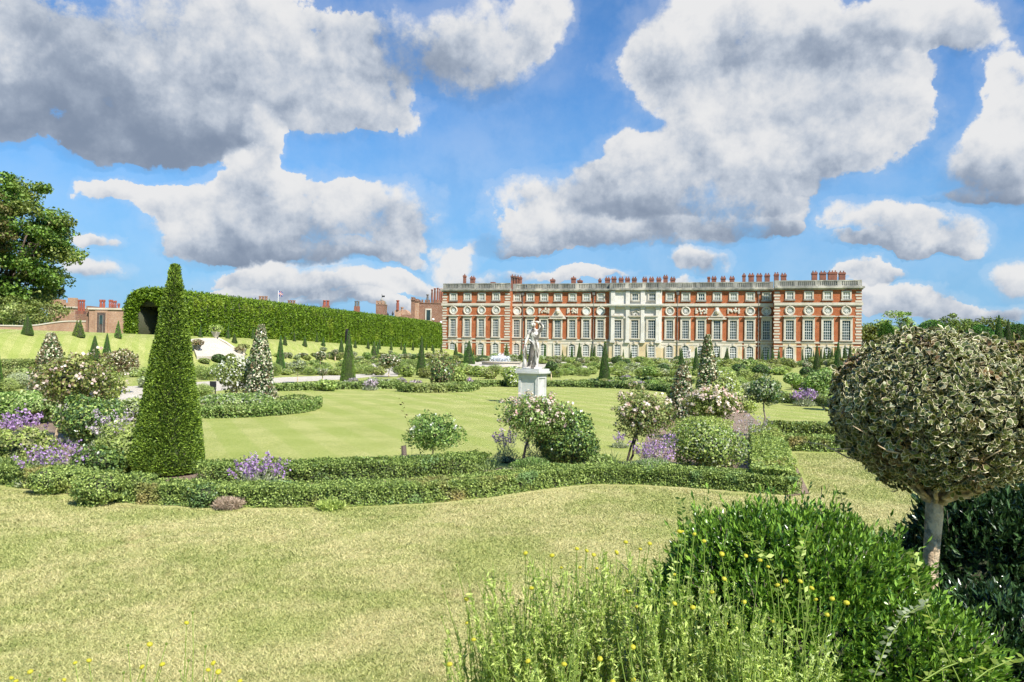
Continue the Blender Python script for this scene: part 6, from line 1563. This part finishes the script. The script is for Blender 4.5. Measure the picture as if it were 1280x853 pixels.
# yellow button-flowered plants
me_h = None
def head_mesh():
    mb = MB(); mb.lathe([(.003, -.003), (.0068, -.0015), (.0088, .0015), (.0078, .005), (.004, .0075), (.0004, .0085)], n=9)
    return mb.mesh('flower_head', LM['yellow'])
HEAD = head_mesh()
mb = MB(); mb.lathe([(.002, -.003), (.005, 0), (.0045, .004), (.0005, .006)], n=7); BUD = mb.mesh('flower_bud', LM['lime'])
HG = 'yellow button-flowered plants in the foreground'
def button_plant(px, d, w, heads, label, nfol, hfol, seed, buds=6, thin=0.0021, leafn=70):
    """heads: photo points of flower heads (and z comes from them); foliage stems fill up to hfol metres"""
    r = np.random.default_rng(seed); bx = at_depth(px, 700, d)[0]
    t = empty('button_flower_plant', (bx, d, 0), label, 'plant', HG)
    mb = MB(); C = []; O = []
    def stem(tip, leaves, rad, bare=0.0):
        b0 = np.array([r.normal()*w*.10, r.normal()*w*.10, -.01]); tip = np.array(tip); k = 6; P = []
        mid = (b0+tip)/2+np.array([r.normal()*.03, r.normal()*.03, .04])
        for j in range(k+1):
            q = j/k; P.append((1-q)**2*b0+2*q*(1-q)*mid+q*q*tip)
        mb.tube([tuple(p) for p in P], [rad*(1-.45*j/k) for j in range(k+1)], 4)
        P = np.array(P); q = r.random(leaves)*(1-bare); ii = np.clip((q*k).astype(int), 0, k-1); f = (q*k-ii)[:, None]
        C.append(P[ii]*(1-f)+P[ii+1]*f); td = unit(tip-b0); O.append(unit(r.normal(size=(leaves, 3))+td*0.9))
    for (hpx, hpy, dd, kind) in heads:
        p = at_depth(hpx, hpy, d+dd); tip = (p[0]-bx, dd, p[2]-.004)
        stem(tip, leafn//3, thin*1.25, .35)
        h = mobj('flower_head' if kind else 'flower_bud', HEAD if kind else BUD, t, tip); s = .85+.45*r.random() if kind else 1.0; h.scale = (s, s, s); h.rotation_euler = (r.normal()*.3, r.normal()*.3, 0)
    for i in range(nfol):
        a = r.random()*2*PI; q = math.sqrt(r.random())*w*.5; hh = hfol*(.62+.42*r.random())*(1-.2*q/w)
        stem((math.cos(a)*q, math.sin(a)*q*.8, hh), leafn, thin, .02)
    mb.build('stems', LM['stem'], t)
    c = np.vstack(C); o = np.vstack(O)
    mobj('foliage', np_mesh('button_foliage', spikes(c, o, .027, .26, .35, .25), 4, [LM['stem'], LM['lime'], LM['soft']], rng.choice(3, len(c), p=[.5, .3, .2])), t)
HL = [(657, 691), (690, 694), (746, 710), (782, 677.5), (770, 690), (800, 686), (812, 679), (702, 709), (725, 709), (664, 735), (650, 750), (583, 748), (584, 778), (785, 738), (796, 758), (749, 765), (742, 693), (721, 685.5), (733, 688), (750, 823), (791, 808), (705, 830), (660, 826), (766, 852), (792, 849), (592, 799), (562, 830),
      (843, 718), (843, 754), (866, 759), (875, 762), (907, 779), (849, 664), (868, 667), (853, 664), (902, 692), (932, 694), (960, 708), (972, 731), (982, 726), (1014, 735), (1020, 749), (1034, 768), (1058, 753), (1000, 726), (905, 723), (880, 676), (1040, 748), (950, 700), (966, 776), (890, 740), (930, 752)]
random.seed(5)
slots = [(606, 3.05, .38, .62), (660, 2.95, .50, .84), (725, 2.95, .50, .90), (790, 2.90, .50, .93), (850, 2.80, .46, .90), (915, 2.75, .46, .82), (985, 2.72, .42, .70), (700, 2.6, .5, .58), (820, 2.5, .5, .60), (940, 2.5, .5, .60)]
names = ['sparse button-flowered plant nearest the open lawn', 'tall button-flowered plant second from the open lawn', 'bushy button-flowered plant with its heads standing over the lawn', 'dense button-flowered plant midway along the clump', 'button-flowered plant leaning on the glossy bush', 'button-flowered plant with pale stems crossing the glossy bush', 'button-flowered plant farthest into the glossy bush', 'low front button-flowered plant below the lawn', 'low front button-flowered plant below the middle of the clump', 'low front button-flowered plant below the glossy bush']
own = {i: [] for i in range(len(slots))}
for hp in HL:
    cand = range(7) if hp[1] < 795 else range(7, 10)
    i = min(cand, key=lambda k: abs(slots[k][0]-hp[0])); own[i].append((hp[0], hp[1], random.uniform(-.12, .12), 1))
for i, (px, d, w, hf) in enumerate(slots):
    hs = own[i]+[(px+random.uniform(-55, 55), at_y, random.uniform(-.1, .1), 0) for at_y in [random.uniform(700+(i > 6)*90, 800) for _ in range(6)]]
    button_plant(px, d, w, hs, names[i], (78 if i else 34), hf+.04, 100+i, leafn=125)
LH = [[(14, 847), (20, 851), (38, 839), (80, 849)], [(94, 828), (111, 825), (178, 833), (187, 805), (203, 830)], [(233, 778), (260, 837), (267, 828), (273, 839), (300, 851)]]
LB = [[(50, 843), (62, 848)], [(160, 806), (208, 804), (155, 840)], [(241, 765), (257, 807), (225, 838), (236, 825)]]
for i, (px, nm) in enumerate(((40, 'thin button-flowered plant at the photo corner on the lawn side'), (150, 'thin button-flowered plant with two paired heads low on the lawn'), (245, 'thin button-flowered plant with one tall head against the lawn'))):
    hs = [(a, b, random.uniform(-.05, .05), 1) for a, b in LH[i]]+[(a, b, random.uniform(-.05, .05), 0) for a, b in LB[i]]
    button_plant(px, 2.55, .3, hs, nm, 22, .57, 120+i, leafn=60)
# pale shoots among the glossy bush and at the corner
SG = 'pale leafy shoots in the foreground'
sprig('rose_shoot', [(1010, 853), (985, 760), (960, 700), (930, 665)], 2.9, .030, 'lime', 'pale leafy shoot arching over the top of the glossy bush', n=52, group=SG)
sprig('rose_shoot', [(1030, 853), (1010, 770), (1000, 700), (1012, 660)], 3.0, .030, 'lime', 'pale leafy shoot pointing up through the middle of the glossy bush', n=52, group=SG)
sprig('rose_shoot', [(1200, 853), (1170, 790), (1150, 740), (1142, 690)], 3.0, .034, 'lime', 'pale leafy shoot standing in front of the holly trunk', n=52, group=SG)
sprig('rose_shoot', [(1090, 853), (1110, 800), (1130, 770), (1160, 752)], 2.9, .030, 'silver', 'greyish shoot over the flank of the glossy bush', n=44, group=SG)
sprig('rose_shoot', [(1215, 853), (1235, 838), (1262, 826), (1290, 822)], 2.7, .032, 'lime', 'pale shoot reaching out at the photo corner', n=22, group=SG)
sprig('rose_shoot', [(1150, 853), (1180, 835), (1215, 822), (1240, 812)], 2.7, .032, 'lime', 'pale shoot along the bottom of the photo below the trunk', n=24, group=SG)
sprig('dark_shoot', [(1060, 680), (1058, 650), (1052, 625), (1050, 612)], 3.9, .035, 'mid', 'dark shoot standing above the glossy bush near the trunk', n=16, group=SG)
sprig('dark_shoot', [(856, 680), (856, 660), (852, 640), (850, 622)], 3.7, .035, 'mid', 'dark shoot standing above the lawn side of the glossy bush', n=16, group=SG)

# ------------------------------------------------------------------ grass blades of the near lawn
def lawn():
    n = 860000
    y = 2.6+(13.2-2.6)*rng.random(n)**1.5; x = (-0.74+1.45*rng.random(n))*y
    # photo coordinates, to keep the blades off the beds
    rx_, rz_ = x/y, -EYE/y
    # invert the camera: direction (rx_, 1, rz_)
    D = np.stack([rx_, np.ones(n), rz_], 1); A = np.array([Rv[:], Uv[:], Fv[:]])
    q = D @ A.T; px = CX+F*q[:, 0]/q[:, 2]; py = CY-F*q[:, 1]/q[:, 2]
    fl = np.interp(px, [-100, 0, 66, 92, 176, 300, 443, 535, 620, 672, 744, 780, 850, 905, 985, 1010, 1400], [602, 610, 620, 624, 634, 638.5, 636, 632, 623.5, 615, 607, 608, 611, 616, 622, 618, 610])
    keep = ((py > fl) & (y < 9.6) & ((px < 990) | (py > 620))) | ((px > 993+(py-566)*.43) & (py > 567)); x, y = x[keep], y[keep]; n = len(x)
    patch = wob(np.stack([x, y, 0*x], 1), 77, 9, 3.0)
    h = (.010+.014*rng.random(n))*(1+.5*patch); w = .0018+.0006*y*(.5+rng.random(n))*.9
    a = rng.random(n)*2*PI; lean = .5+1.3*rng.random(n)
    p0 = np.stack([x, y, np.full(n, -.002)], 1); b = np.stack([np.cos(a), np.sin(a), 0*a], 1)*w[:, None]
    la = rng.random(n)*2*PI; tip = p0+np.stack([np.cos(la)*h*lean, np.sin(la)*h*lean, h], 1)
    v = np.stack([p0-b, p0+b, tip], 1).reshape(-1, 3)
    o = mobj('lawn_grass', np_mesh('lawn_grass', v, 3, [MT['blade']])); tag(o, 'short dry cut grass of the near lawn', 'grass', kind='stuff')
lawn()
glossy('phillyrea_bush', 1140, 0, .36, .36, 3.35, 1700, .036, 'gloss', 'lower glossy green bush under the trunk, next to the large one', .56, .20, 9, per=12)
finish_labels()
